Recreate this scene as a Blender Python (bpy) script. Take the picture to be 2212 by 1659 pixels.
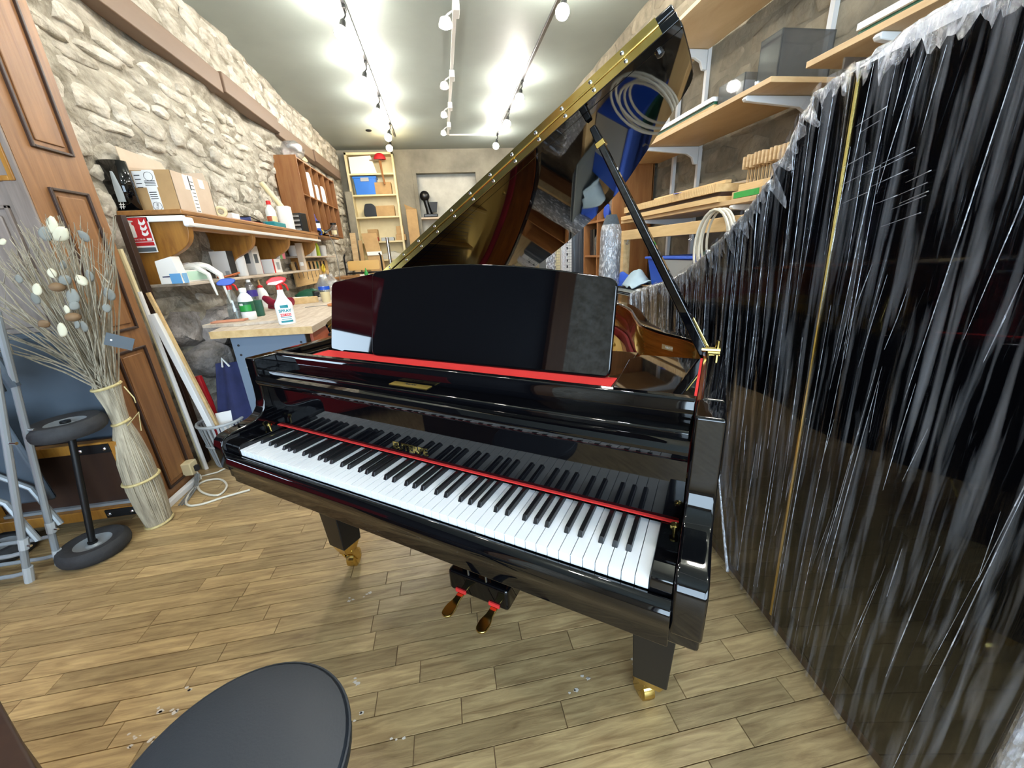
import bpy, bmesh, math, random
from mathutils import Vector, Matrix, noise
EXPO, SKY, BULB = .92, 8, 170
random.seed(7)
PI = math.pi
for o in list(bpy.data.objects): bpy.data.objects.remove(o)
scene = bpy.context.scene
COL = scene.collection
# ---------------------------------------------------------------- camera
W, H, F = 2212, 1659, 826.84
PITCH, ROLL, YAW, CAMH = math.radians(19.0407), math.radians(-3.1525), math.radians(-8.9107), 1.25495
_f = Vector((-math.sin(YAW)*math.cos(PITCH), math.cos(YAW)*math.cos(PITCH), -math.sin(PITCH)))
_r0 = Vector((math.cos(YAW), math.sin(YAW), 0)); _u0 = _r0.cross(_f)
_r = _r0*math.cos(ROLL) + _u0*math.sin(ROLL); _u = -_r0*math.sin(ROLL) + _u0*math.cos(ROLL)
CAM = Vector((0, 0, CAMH))
cd = bpy.data.cameras.new('camera'); cam = bpy.data.objects.new('camera', cd); COL.objects.link(cam)
cd.sensor_width = 36; cd.lens = F/W*36; cd.clip_start = .02
cam.matrix_world = Matrix(((_r.x, _u.x, -_f.x, 0), (_r.y, _u.y, -_f.y, 0), (_r.z, _u.z, -_f.z, CAMH), (0, 0, 0, 1)))
scene.camera = cam
def ray(u, v): return _r*((u-W/2)/F) - _u*((v-H/2)/F) + _f
def atx(u, v, x): d = ray(u, v); return CAM + d*(x/d.x)
def aty(u, v, y): d = ray(u, v); return CAM + d*(y/d.y)
def atz(u, v, z): d = ray(u, v); return CAM + d*((z-CAMH)/d.z)
# ---------------------------------------------------------------- light
vs = scene.view_settings
vs.view_transform = 'Standard'; vs.look = 'None'; vs.gamma = 1; vs.use_curve_mapping = False
vs.exposure = EXPO
world = bpy.data.worlds.new('world'); scene.world = world; world.use_nodes = True
bg = world.node_tree.nodes['Background']; bg.inputs[0].default_value = (.66, .82, 1, 1); bg.inputs[1].default_value = SKY
def portal(loc, rot, sx, sy):
    l = bpy.data.lights.new('window_portal', 'AREA'); l.shape = 'RECTANGLE'; l.size = sx; l.size_y = sy
    l.cycles.is_portal = True
    o = bpy.data.objects.new('window_portal', l); o.location = loc; o.rotation_euler = rot; COL.objects.link(o)
XL, XR, YF, ZC = -1.85, 2.09, 9.2, 3.345          # left wall, right wall, far wall, ceiling
XLF, YB = -3.05, -2.6                              # wider front of the shop
portal((XLF-.06, 1.35, 1.5), (0, -PI/2, 0), 1.3, .6)
portal((-.3, YB-.06, 1.65), (PI/2, 0, 0), 4.0, 2.4)
# ---------------------------------------------------------------- helpers
def s(r, g, b):
    f = lambda c: (c/255/12.92) if c/255 <= .04045 else ((c/255+.055)/1.055)**2.4
    return (f(r), f(g), f(b), 1)
def mat(name, c, rough=.5, metal=0, c2=None, scale=6, st=(1, 1, 1), bump=0, bs=None, spec=.5, coat=0, rand=0,
        trans=0, emit=0, alpha=1, detail=6, lo=.3, hi=.7, dist=0, ior=1.5, rvar=0, bdist=.01):
    m = bpy.data.materials.new(name); m.use_nodes = True
    nt = m.node_tree; N = nt.nodes; L = nt.links; p = N['Principled BSDF']
    p.inputs['Base Color'].default_value = c; p.inputs['Roughness'].default_value = rough
    p.inputs['Metallic'].default_value = metal; p.inputs['Specular IOR Level'].default_value = spec
    p.inputs['Coat Weight'].default_value = coat; p.inputs['Coat Roughness'].default_value = .03
    p.inputs['Transmission Weight'].default_value = trans; p.inputs['IOR'].default_value = ior
    p.inputs['Alpha'].default_value = alpha
    if emit:
        p.inputs['Emission Color'].default_value = c; p.inputs['Emission Strength'].default_value = emit
    if c2 or bump or rand or rvar:
        g = N.new('ShaderNodeNewGeometry'); mp = N.new('ShaderNodeMapping')
        mp.inputs['Scale'].default_value = [scale*k for k in st]
        L.new(g.outputs['Position'], mp.inputs[0])
        vec = mp.outputs[0]
        if rand:
            oi = N.new('ShaderNodeObjectInfo'); ad = N.new('ShaderNodeVectorMath'); ad.operation = 'MULTIPLY_ADD'
            cb = N.new('ShaderNodeCombineXYZ')
            for k in range(3): L.new(oi.outputs['Random'], cb.inputs[k])
            L.new(cb.outputs[0], ad.inputs[0]); ad.inputs[1].default_value = (37, 53, 71); L.new(vec, ad.inputs[2]); vec = ad.outputs[0]
        n = N.new('ShaderNodeTexNoise'); n.inputs['Scale'].default_value = 1; n.inputs['Detail'].default_value = detail
        n.inputs['Distortion'].default_value = dist; n.inputs['Roughness'].default_value = .6
        L.new(vec, n.inputs['Vector'])
        r = N.new('ShaderNodeValToRGB'); r.color_ramp.elements[0].position = lo; r.color_ramp.elements[1].position = hi
        r.color_ramp.elements[0].color = c; r.color_ramp.elements[1].color = c2 or c
        L.new(n.outputs[0], r.inputs[0]); out = r.outputs[0]
        if rand:
            hs = N.new('ShaderNodeHueSaturation'); mr = N.new('ShaderNodeMapRange')
            mr.inputs['To Min'].default_value = 1-rand; mr.inputs['To Max'].default_value = 1+rand
            L.new(oi.outputs['Random'], mr.inputs[0]); L.new(mr.outputs[0], hs.inputs['Value']); L.new(out, hs.inputs['Color']); out = hs.outputs[0]
        L.new(out, p.inputs['Base Color'])
        if rvar:
            m2 = N.new('ShaderNodeMapRange'); m2.inputs['To Min'].default_value = rough-rvar; m2.inputs['To Max'].default_value = rough+rvar
            L.new(n.outputs[0], m2.inputs[0]); L.new(m2.outputs[0], p.inputs['Roughness'])
        if bump:
            b = N.new('ShaderNodeBump'); b.inputs['Strength'].default_value = bump; b.inputs['Distance'].default_value = bdist
            if bs:
                n2 = N.new('ShaderNodeTexNoise'); n2.inputs['Scale'].default_value = bs; n2.inputs['Detail'].default_value = 8
                L.new(g.outputs['Position'], n2.inputs['Vector']); L.new(n2.outputs[0], b.inputs['Height'])
            else: L.new(n.outputs[0], b.inputs['Height'])
            L.new(b.outputs[0], p.inputs['Normal'])
    return m
class MB:
    def __init__(self): self.v = []; self.f = []
    def add(self, vs, fs):
        k = len(self.v); self.v += [Vector(x) for x in vs]; self.f += [tuple(i+k for i in f) for f in fs]; return self
    def box(self, x0, x1, y0, y1, z0, z1):
        return self.add([(x0,y0,z0),(x1,y0,z0),(x1,y1,z0),(x0,y1,z0),(x0,y0,z1),(x1,y0,z1),(x1,y1,z1),(x0,y1,z1)],
                        [(0,3,2,1),(4,5,6,7),(0,1,5,4),(1,2,6,5),(2,3,7,6),(3,0,4,7)])
    def cbox(self, c, d, rz=0, rx=0, ry=0):
        M_ = Matrix.Rotation(rz,3,'Z') @ Matrix.Rotation(ry,3,'Y') @ Matrix.Rotation(rx,3,'X')
        m = MB().box(-d[0]/2,d[0]/2,-d[1]/2,d[1]/2,-d[2]/2,d[2]/2)
        return self.add([M_@p + Vector(c) for p in m.v], m.f)
    def hexa(self, b, t):            # four bottom points, four top points
        return self.add(list(b)+list(t), [(0,3,2,1),(4,5,6,7),(0,1,5,4),(1,2,6,5),(2,3,7,6),(3,0,4,7)])
    def taper(self, c, z0, z1, a0, b0, a1, b1):
        q = lambda a,b,z: [(c[0]-a,c[1]-b,z),(c[0]+a,c[1]-b,z),(c[0]+a,c[1]+b,z),(c[0]-a,c[1]+b,z)]
        return self.hexa(q(a0,b0,z0), q(a1,b1,z1))
    def cyl(self, p0, p1, r0, r1=None, n=12, caps=True):
        return self.tube([p0, p1], [r0, r0 if r1 is None else r1], n, caps)
    def tube(self, path, r, n=8, caps=True):
        path = [Vector(p) for p in path]; m = len(path)
        if not hasattr(r, '__len__'): r = [r]*m
        t = (path[1]-path[0]).normalized(); a = t.orthogonal().normalized(); vs = []
        for i, p in enumerate(path):
            d = path[min(i+1, m-1)] - path[max(i-1, 0)]
            d = d.normalized() if d.length > 1e-9 else t
            a = (a - d*a.dot(d)); a = a.normalized() if a.length > 1e-6 else d.orthogonal().normalized(); b = d.cross(a)
            vs += [p + (a*math.cos(2*PI*k/n) + b*math.sin(2*PI*k/n))*r[i] for k in range(n)]
        fs = [(i*n+k, i*n+(k+1)%n, (i+1)*n+(k+1)%n, (i+1)*n+k) for i in range(m-1) for k in range(n)]
        if caps: fs += [tuple(range(n))[::-1], tuple((m-1)*n+k for k in range(n))]
        return self.add(vs, fs)
    def lathe(self, prof, c=(0,0,0), n=20, axis='z', sx=1, sy=1):
        vs = []; fs = []; m = len(prof)
        for r, z in prof:
            for k in range(n):
                x, y = r*math.cos(2*PI*k/n)*sx, r*math.sin(2*PI*k/n)*sy
                p = {'z': (x,y,z), 'x': (z,x,y), 'y': (x,-z,y)}[axis]
                vs.append((p[0]+c[0], p[1]+c[1], p[2]+c[2]))
        fs = [(i*n+k, i*n+(k+1)%n, (i+1)*n+(k+1)%n, (i+1)*n+k) for i in range(m-1) for k in range(n)]
        if prof[0][0] > 1e-6: fs.append(tuple(range(n))[::-1])
        if prof[-1][0] > 1e-6: fs.append(tuple((m-1)*n+k for k in range(n)))
        return self.add(vs, fs)
    def prism(self, poly, h0, h1, axis='z'):
        # poly in the two other axes (x: y,z / y: x,z / z: x,y)
        P = {'z': lambda a,b,h: (a,b,h), 'x': lambda a,b,h: (h,a,b), 'y': lambda a,b,h: (a,h,b)}[axis]
        n = len(poly); ar = sum(poly[i][0]*poly[(i+1)%n][1]-poly[(i+1)%n][0]*poly[i][1] for i in range(n))
        if (ar < 0) != (axis == 'y'): poly = poly[::-1]
        return self.add([P(a,b,h0) for a,b in poly]+[P(a,b,h1) for a,b in poly],
            [tuple(range(n))[::-1], tuple(range(n,2*n))]+[(i,(i+1)%n,n+(i+1)%n,n+i) for i in range(n)])
    def grid(self, fn, nu, nv, closeu=False):
        vs = [fn(i/(nu if closeu else nu), j/nv) for j in range(nv+1) for i in range(nu+1)]
        return self.add(vs, [(j*(nu+1)+i, j*(nu+1)+i+1, (j+1)*(nu+1)+i+1, (j+1)*(nu+1)+i) for j in range(nv) for i in range(nu)])
    def sphere(self, c, r, n=14, m=8, sc=(1,1,1)):
        return self.add([(c[0]+r*sc[0]*math.sin(PI*j/m)*math.cos(2*PI*k/n), c[1]+r*sc[1]*math.sin(PI*j/m)*math.sin(2*PI*k/n), c[2]+r*sc[2]*math.cos(PI*j/m)) for j in range(m+1) for k in range(n)],
            [(j*n+k, (j+1)*n+k, (j+1)*n+(k+1)%n, j*n+(k+1)%n) for j in range(m) for k in range(n)])
    def xf(self, M_): self.v = [M_ @ p for p in self.v]; return self
    def sh(self, dx, dy, dz): self.v = [p+Vector((dx,dy,dz)) for p in self.v]; return self
    def mesh(self, name, m, smooth=35):
        me = bpy.data.meshes.new(name); me.from_pydata([tuple(p) for p in self.v], [], self.f); me.validate()
        if m: me.materials.append(m)
        if smooth:
            me.polygons.foreach_set('use_smooth', [True]*len(me.polygons)); me.set_sharp_from_angle(angle=math.radians(smooth))
        return me
def tag(o, label=None, cat=None, group=None, kind=None):
    if label: o['label'] = label
    if cat: o['category'] = cat
    if group: o['group'] = group
    if kind: o['kind'] = kind
    return o
def thing(name, label, cat, loc=(0,0,0), rz=0, group=None):
    o = bpy.data.objects.new(name, None); o.empty_display_size = .05; COL.objects.link(o)
    o.location = loc; o.rotation_euler = (0,0,rz)
    return tag(o, label, cat, group)
def part(par, name, mb, m, bevel=0, smooth=35, solid=0, label=None, kind=None, seg=2):
    o = bpy.data.objects.new(name, mb.mesh(name, m, smooth) if isinstance(mb, MB) else mb); COL.objects.link(o)
    o.parent = par
    if label: o['label'] = label
    if kind: o['kind'] = kind
    if solid:
        md = o.modifiers.new('solid', 'SOLIDIFY'); md.thickness = solid; md.offset = 0
    if bevel:
        md = o.modifiers.new('bevel', 'BEVEL'); md.width = bevel; md.segments = seg; md.limit_method = 'ANGLE'; md.angle_limit = math.radians(40)
        md.harden_normals = True
    return o
def one(name, label, cat, mb, m, loc=(0,0,0), rz=0, group=None, bevel=0, smooth=35, solid=0):
    o = part(None, name, mb, m, bevel, smooth, solid); o.location = loc; o.rotation_euler = (0,0,rz)
    return tag(o, label, cat, group)
def struct(name, mb, m, par=None, smooth=35, bevel=0):
    o = part(par, name, mb, m, bevel, smooth)
    if not par: o['kind'] = 'structure'
    return o
def dup(src, loc=None, rz=None, label=None, parent=None):
    c = src.copy(); COL.objects.link(c); c.parent = parent
    if loc is not None: c.location = loc
    if rz is not None: c.rotation_euler = (0,0,rz)
    if label: c['label'] = label
    for ch in list(src.children): dup(ch, parent=c)
    return c
def text(txt, size, m, par, name='lettering', M_=None, depth=.001, align='CENTER', bold=0, sx=1):
    cu = bpy.data.curves.new('t', 'FONT'); cu.body = txt; cu.size = size; cu.extrude = depth; cu.align_x = align; cu.align_y = 'CENTER'; cu.offset = bold
    cu.resolution_u = 3
    o = bpy.data.objects.new('t', cu); me = bpy.data.meshes.new_from_object(o); bpy.data.objects.remove(o)
    me.name = name; me.transform((M_ or Matrix()) @ Matrix.Diagonal((sx,1,1,1))); me.materials.append(m)
    return part(par, name, me, None)
def frame(o, ex, ey):               # matrix with local x = ex, y = ey, origin o
    ex = Vector(ex).normalized(); ey = Vector(ey).normalized(); ez = ex.cross(ey).normalized()
    return Matrix(((ex.x,ey.x,ez.x,o[0]),(ex.y,ey.y,ez.y,o[1]),(ex.z,ey.z,ez.z,o[2]),(0,0,0,1)))
# ---------------------------------------------------------------- materials
K = {}
K['floor'] = mat('oak_plank', s(190,163,116), .38, c2=s(134,108,73), scale=7, st=(1,9,1), bump=.2, rand=.22, detail=8, rvar=.12, bdist=.004, dist=.6)
K['floor_gap'] = mat('floor_gap', s(124,98,70), .7)
K['scuff'] = mat('scuff', s(205,196,184), .7)
K['ceil'] = mat('ceiling_paint', s(146,155,150), .55, c2=s(139,148,143), scale=2, bump=.03, bs=60)
K['mortar'] = mat('wall_mortar', s(190,184,170), .95, c2=s(122,115,100), scale=5, st=(1,1,2.2), bump=1, bs=17, bdist=.035, detail=12, lo=.36, hi=.66)
K['stone'] = mat('wall_stone', s(216,211,199), .93, c2=s(156,149,133), scale=6, st=(1,1,2.2), bump=1, bs=17, bdist=.035, rand=.08, detail=12, lo=.36, hi=.68)
K['rock'] = mat('rough_rock', s(168,162,160), .95, c2=s(98,92,84), scale=9, bump=1, bs=24, bdist=.03, detail=10)
K['stone_r'] = mat('right_stone', s(150,140,120), .95, c2=s(104,97,82), scale=6, bump=.8, bs=16, bdist=.02, rand=.1, detail=10)
K['mortar_r'] = mat('right_mortar', s(146,137,118), .95, c2=s(104,98,84), scale=4, bump=.7, bs=14, bdist=.02, detail=10)
K['concrete'] = mat('old_plaster', s(152,146,130), .95, c2=s(112,107,95), scale=1.6, bump=.6, bs=18, bdist=.015, detail=12)
K['whitewash'] = mat('whitewash', s(205,202,190), .9, c2=s(180,177,165), scale=4, bump=.3, bs=30)
K['frontwall'] = mat('front_plaster', s(196,190,176), .9, c2=s(170,164,150), scale=2, bump=.3, bs=20)
K['beam'] = mat('painted_beam', s(116,92,72), .55, c2=s(102,80,62), scale=3, st=(1,.2,1))
K['panel'] = mat('panel_wood', s(152,106,64), .45, c2=s(118,80,46), scale=6, st=(6,6,.5), bump=.1, dist=.4)
K['panel_grey'] = mat('weathered_wood', s(140,126,116), .6, c2=s(112,98,88), scale=6, st=(6,6,.6), bump=.1)
K['black'] = mat('black_polyester', s(5,5,7), .03, spec=.5, coat=.12)
K['black_dull'] = mat('black_satin', s(14,14,15), .32)
K['iron'] = mat('black_iron', s(18,18,19), .45, metal=.3)
K['rubber'] = mat('tyre_rubber', s(38,38,40), .75, c2=s(48,48,50), scale=40, bump=.2)
K['brass'] = mat('brass', s(222,196,120), .16, metal=1, c2=s(204,174,96), scale=30)
K['gold'] = mat('gold_plate', s(206,176,92), .32, metal=.85)
K['chrome'] = mat('chrome', s(210,210,210), .12, metal=1)
K['mahog'] = mat('mahogany', s(150,78,26), .14, c2=s(98,44,14), scale=5, st=(1,1,9), coat=.6, dist=.4)
K['redfelt'] = mat('red_felt', s(205,40,36), .95, bump=.3, bs=300, bdist=.002)
K['darkfelt'] = mat('dark_red_felt', s(150,26,30), .95)
K['ivory'] = mat('white_key', s(224,227,230), .22, coat=.2)
K['ebony'] = mat('black_key', s(18,18,20), .3)
K['soundboard'] = mat('soundboard', s(190,140,80), .3, c2=s(170,120,64), scale=6, st=(1,12,1))
K['steel'] = mat('steel', s(150,150,152), .3, metal=1)
K['greymetal'] = mat('grey_painted_tube', s(150,156,160), .4, metal=.35)
K['greyplastic'] = mat('grey_plastic', s(168,172,174), .5)
K['slate'] = mat('slate_board', s(72,82,92), .5, c2=s(62,72,82), scale=3)
K['pine'] = mat('pine', s(202,174,132), .55, c2=s(176,144,102), scale=4, st=(1.2,.35,6), bump=.06, dist=.6)
K['pine_y'] = mat('pine_light', s(222,192,140), .55, c2=s(196,160,108), scale=5, st=(5,.5,5), bump=.06)
K['oakshelf'] = mat('oak_shelf', s(166,116,62), .42, c2=s(128,86,44), scale=5, st=(6,.5,6), bump=.06)
K['corbel'] = mat('corbel_wood', s(170,118,46), .42, c2=s(128,82,26), scale=5, st=(5,5,.8), bump=.06, dist=.5)
K['brownply'] = mat('brown_plywood', s(152,104,58), .45, c2=s(128,78,36), scale=5, st=(5,5,.6))
K['darkwood'] = mat('dark_wood', s(58,38,26), .45, c2=s(48,30,22), scale=5, st=(5,5,.6))
K['benchtop'] = mat('bench_top', s(208,196,180), .6, c2=s(172,154,134), scale=5, st=(6,1,6), bump=.1, detail=9)
K['bluesteel'] = mat('blue_grey_panel', s(112,128,146), .45)
K['orange'] = mat('orange_drawer', s(176,84,52), .5)
K['card'] = mat('cardboard', s(186,152,104), .8, c2=s(170,136,92), scale=8)
K['card_pale'] = mat('cardboard_pale', s(206,188,168), .8, c2=s(196,176,154), scale=8)
K['paper'] = mat('paper', s(236,234,230), .7)
K['white'] = mat('white_plastic', s(236,237,236), .4)
K['white_metal'] = mat('white_enamel', s(214,214,212), .4)
K['ink'] = mat('ink', s(28,28,30), .6)
K['red'] = mat('red_plastic', s(214,36,34), .35)
K['signred'] = mat('sign_red', s(188,32,40), .45)
K['signgrey'] = mat('sign_grey', s(84,92,98), .45)
K['blue'] = mat('blue_plastic', s(30,80,190), .35)
K['cratelue'] = mat('crate_blue', s(38,116,214), .4)
K['green'] = mat('green_label', s(38,150,62), .45)
K['dgreen'] = mat('dark_green', s(24,84,60), .5)
K['teal'] = mat('teal', s(20,128,136), .45)
K['purple'] = mat('purple', s(66,54,140), .45)
K['yellow'] = mat('yellow', s(222,196,60), .5)
K['lime'] = mat('lime', s(190,216,50), .5)
K['crimson'] = mat('crimson', s(128,22,48), .35)
K['cream'] = mat('cream_paint', s(226,212,170), .6, c2=s(212,196,152), scale=4)
K['navy'] = mat('navy_cloth', s(42,48,92), .9, c2=s(32,36,70), scale=8)
K['cable'] = mat('white_cable', s(214,208,192), .5)
K['greycable'] = mat('grey_cable', s(120,122,122), .5)
K['reed'] = mat('dry_reed', s(186,174,150), .85, c2=s(126,116,98), scale=60, st=(1,1,.1), rand=.1)
K['raffia'] = mat('raffia', s(208,192,140), .85, c2=s(180,160,108), scale=50)
K['leafgrey'] = mat('grey_leaf', s(132,132,124), .8, rand=.2)
K['leafcream'] = mat('cream_leaf', s(214,206,178), .8)
K['podbrown'] = mat('brown_pod', s(124,96,66), .7)
K['seat'] = mat('seat_vinyl', s(38,43,50), .5, bump=.2, bs=250, bdist=.002)
K['glass'] = mat('clear_plastic', s(240,245,245), .06, trans=1, ior=1.3)
K['pane'] = mat('window_glass', (1,1,1,1), .0, trans=1, ior=1.01)
K['acrylic'] = mat('smoked_acrylic', s(190,196,200), .04, trans=.9, ior=1.2, alpha=.55)
K['cloth_blue'] = mat('blue_cloth', s(52,92,196), .9)
K['cloth_pale'] = mat('pale_cloth', s(168,190,202), .9)
K['foam'] = mat('grey_foam', s(74,84,92), .9, c2=s(62,70,78), scale=80, bump=.4)
K['lead'] = mat('grey_foil', s(104,110,108), .5)
K['navywall'] = mat('dark_front_wall', s(30,34,42), .6)
K['redpaint'] = mat('red_lacquer', s(150,24,32), .3)
def thin(name, tint, refl=.08, rough=.05, milk=0, milkc=(.8,.8,.8,1), streak=None, bump=0, bst=(30,30,1), smax=.5):
    """clear sheet: see-through tint, fresnel gloss, optional milky layers that vary in streaks"""
    m = bpy.data.materials.new(name); m.use_nodes = True
    nt = m.node_tree; N = nt.nodes; L = nt.links
    for n in list(N): N.remove(n)
    out = N.new('ShaderNodeOutputMaterial'); tr = N.new('ShaderNodeBsdfTransparent'); tr.inputs[0].default_value = tint
    gl = N.new('ShaderNodeBsdfGlossy'); gl.inputs['Roughness'].default_value = rough
    lw = N.new('ShaderNodeLayerWeight'); lw.inputs[0].default_value = .35
    mr = N.new('ShaderNodeMapRange'); mr.inputs['To Min'].default_value = refl; mr.inputs['To Max'].default_value = .9
    pw = N.new('ShaderNodeMath'); pw.operation = 'POWER'; pw.inputs[1].default_value = 2.5
    L.new(lw.outputs['Facing'], pw.inputs[0]); L.new(pw.outputs[0], mr.inputs[0])
    df = N.new('ShaderNodeBsdfDiffuse'); df.inputs[0].default_value = milkc
    m1 = N.new('ShaderNodeMixShader'); m2 = N.new('ShaderNodeMixShader')
    L.new(tr.outputs[0], m1.inputs[1]); L.new(df.outputs[0], m1.inputs[2]); m1.inputs[0].default_value = milk
    L.new(m1.outputs[0], m2.inputs[1]); L.new(gl.outputs[0], m2.inputs[2]); L.new(mr.outputs[0], m2.inputs[0])
    if streak or bump:
        g = N.new('ShaderNodeNewGeometry'); mp = N.new('ShaderNodeMapping'); mp.inputs['Scale'].default_value = streak or bst
        L.new(g.outputs['Position'], mp.inputs[0]); n = N.new('ShaderNodeTexNoise'); n.inputs['Scale'].default_value = 1; n.inputs['Detail'].default_value = 5
        n.inputs['Distortion'].default_value = .4
        L.new(mp.outputs[0], n.inputs['Vector'])
        if streak:
            r = N.new('ShaderNodeMapRange'); r.inputs['From Min'].default_value = .5; r.inputs['From Max'].default_value = .78
            r.inputs['To Min'].default_value = milk; r.inputs['To Max'].default_value = smax
            L.new(n.outputs[0], r.inputs[0]); L.new(r.outputs[0], m1.inputs[0])
        b = N.new('ShaderNodeBump'); b.inputs['Strength'].default_value = bump; b.inputs['Distance'].default_value = .01
        L.new(n.outputs[0], b.inputs['Height']); L.new(b.outputs[0], gl.inputs['Normal'])
    L.new(m2.outputs[0], out.inputs[0]); return m
K['pane'] = thin('window_glass', (.96,.98,.98,1), .04, .0)
K['glass'] = thin('clear_plastic', (.86,.9,.9,1), .1, .06, milk=.06)
K['acrylic'] = thin('clear_acrylic', (.62,.64,.66,1), .1, .03, milk=.04)
K['bag'] = thin('clear_bag', (.8,.8,.82,1), .18, .12, milk=.18, bump=.8, bst=(40,40,40))
# ================================================================ setting
# floor: base slab, 300 nearest planks as parts, the rest joined
fl = struct('floor', MB().box(XLF-.1, XR+.1, YB-.1, YF+.1, -.12, -.004), K['floor_gap'])
PWD, cells = .0695, []
rnd = random.Random(3)
y = YB
while y < YF-.01:
    x = XLF + rnd.uniform(-.4, 0)
    while x < XR:
        l = rnd.choice((.28, .36, .42, .5, .58)); x1 = min(x+l, XR)
        if x1 > XLF: cells.append((max(x, XLF), x1, y))
        x += l
    y += PWD
def seen(c):
    p = Vector(((c[0]+c[1])/2, c[2]+PWD/2, 0)) - CAM; z = p.dot(_f)
    if z < .1: return 9
    u, v = W/2+F*p.dot(_r)/z, H/2-F*p.dot(_u)/z
    hid = (u > 1560 and v < 1100) or (v < 1030)
    return p.length + (0 if (-60 < u < W+60 and -40 < v < H+90 and not hid) else 50)
cells.sort(key=seen)
rest = MB()
pm = {}
for i, (x0, x1, yy) in enumerate(cells):
    l = round(x1-x0, 3); g = .0008
    if i < 300:
        if l not in pm:
            q = MB(); q.add([(g,g,-.004),(l-g,g,-.004),(l-g,PWD-g,-.004),(g,PWD-g,-.004),(2*g,2*g,0),(l-2*g,2*g,0),(l-2*g,PWD-2*g,0),(2*g,PWD-2*g,0)],
                [(4,5,6,7),(0,1,5,4),(1,2,6,5),(2,3,7,6),(3,0,4,7)])
            pm[l] = q.mesh('plank', K['floor'], 0)
        o = part(fl, 'plank', pm[l], None); o.location = (x0, yy, -rnd.random()*.0004)
    else:
        rest.add([(x0+g,yy+g,-.0005),(x1-g,yy+g,-.0005),(x1-g,yy+PWD-g,-.0005),(x0+g,yy+PWD-g,-.0005)], [(0,1,2,3)])
part(fl, 'far_planks', rest, K['floor'], kind='stuff', smooth=0)
sc = MB()
for (u, v) in ((788,1285),(760,1295),(345,1534),(375,1537),(290,1590),(705,1500),(765,1550),(775,1470),(330,1600),(860,1600),(690,1470),(1268,1460),(1238,1490),(1385,1265),(620,1500),(280,1605),(1370,1428),(1440,1200),(400,1490)):
    c = atz(u, v, .0006); n = 9
    for q in range(3):
        cx, cy, r = c.x+rnd.uniform(-.02,.02), c.y+rnd.uniform(-.012,.012), rnd.uniform(.003,.009)
        sc.add([(cx+r*rnd.uniform(.5,1.5)*math.cos(k*2*PI/n), cy+r*rnd.uniform(.4,1)*math.sin(k*2*PI/n), .0006) for k in range(n)], [tuple(range(n))])
part(fl, 'paint_spots', sc, K['scuff'], kind='stuff')
struct('ceiling', MB().box(XLF-.1, XR+.1, YB-.1, YF+.1, ZC, ZC+.1), K['ceil'])
# rough walls: displaced sheets carrying separate stones
def bulge(y, z):
    b = .05*noise.noise((0, y*1.3, z*1.8)) + .03*noise.noise((5, y*4, z*6)) + .014*noise.noise((9, y*11, z*15))
    if z < 1.2: b += .20*max(0, min(1, (1.2-z)/.35))*max(0, min(1, (4.3-y)/1.2))*max(0, min(1, (y-2.8)/.35))*(1+.6*noise.noise((2, y*3, z*3)))
    return b
Y0 = 2.47
wl = MB().grid(lambda a, b: (XL + bulge(Y0+a*(YF-Y0), b*ZC), Y0+a*(YF-Y0), b*ZC), 190, 95)
wl.box(XL-.25, XL-.08, Y0, YF, 0, ZC)
wall_left = struct('wall_left', wl, K['mortar'], smooth=60)
def stone_mesh(sd, m):
    r = random.Random(sd); n = 9; a = [(k+r.uniform(-.3,.3))*2*PI/n for k in range(n)]
    R_ = [r.uniform(.8,1.08)*min(.5/max(abs(math.cos(t)),.01), .5/max(abs(math.sin(t)),.01), .62) for t in a]
    vs = []
    for x, sc_ in ((-2.2,1.02),(.35,.96),(.85,.7)):
        vs += [(x+r.uniform(-.45,.35)*(x>0), R_[k]*sc_*math.cos(a[k]), R_[k]*sc_*math.sin(a[k])) for k in range(n)]
    vs.append((1.0,0,0)); f = []
    for j in range(2): f += [(j*n+k, j*n+(k+1)%n, (j+1)*n+(k+1)%n, (j+1)*n+k) for k in range(n)]
    f += [(2*n+k, 2*n+(k+1)%n, 3*n) for k in range(n)]
    return MB().add(vs, f)
def stones(wall, x, sgn, y0, y1, z0, z1, m, limit, sd, keep=lambda y, z: True, bul=lambda y, z: 0, thick=(.006,.022)):
    r = random.Random(sd); var = [stone_mesh(sd*20+k, m) for k in range(12)]; me = [v.mesh('stone', m, 50) for v in var]; lst = []
    z = z0
    while z < z1-.05:
        h = min(r.uniform(.08,.19), z1-z); yy = y0 - r.uniform(0,.2)
        while yy < y1:
            w = r.uniform(.12,.46)
            if yy > y0-.02 and yy+w < y1+.02 and keep(yy+w/2, z+h/2) and r.random() < .93: lst.append((yy+w/2, z+h/2+r.uniform(-.012,.012), w-.02, h-.018, r.uniform(*thick), r.uniform(-.09,.09), r.randrange(12)))
            yy += w
        z += h
    lst.sort(key=lambda q: q[0]); mb = MB()
    for i, (yy, zz, w, h, t, a, k) in enumerate(lst):
        px = x + sgn*(bul(yy, zz)+.004)
        if i < limit:
            o = part(wall, 'stone', me[k], None); o.location = (px, yy, zz); o.rotation_euler = (a, 0, 0); o.scale = (t*sgn, w, h)
        else:
            M_ = Matrix.Translation((px,yy,zz)) @ Matrix.Rotation(a,4,'X') @ Matrix.Diagonal((t*sgn,w,h,1))
            mb.add([M_@p for p in var[k].v], var[k].f)
    if mb.v: part(wall, 'far_stones', mb, m, kind='stuff', smooth=50)
stones(wall_left, XL, 1, Y0, YF, .95, ZC, K['stone'], 300, 5, keep=lambda y, z: not (2.66 < z < 2.94 and y > 2.9), bul=bulge)
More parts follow.
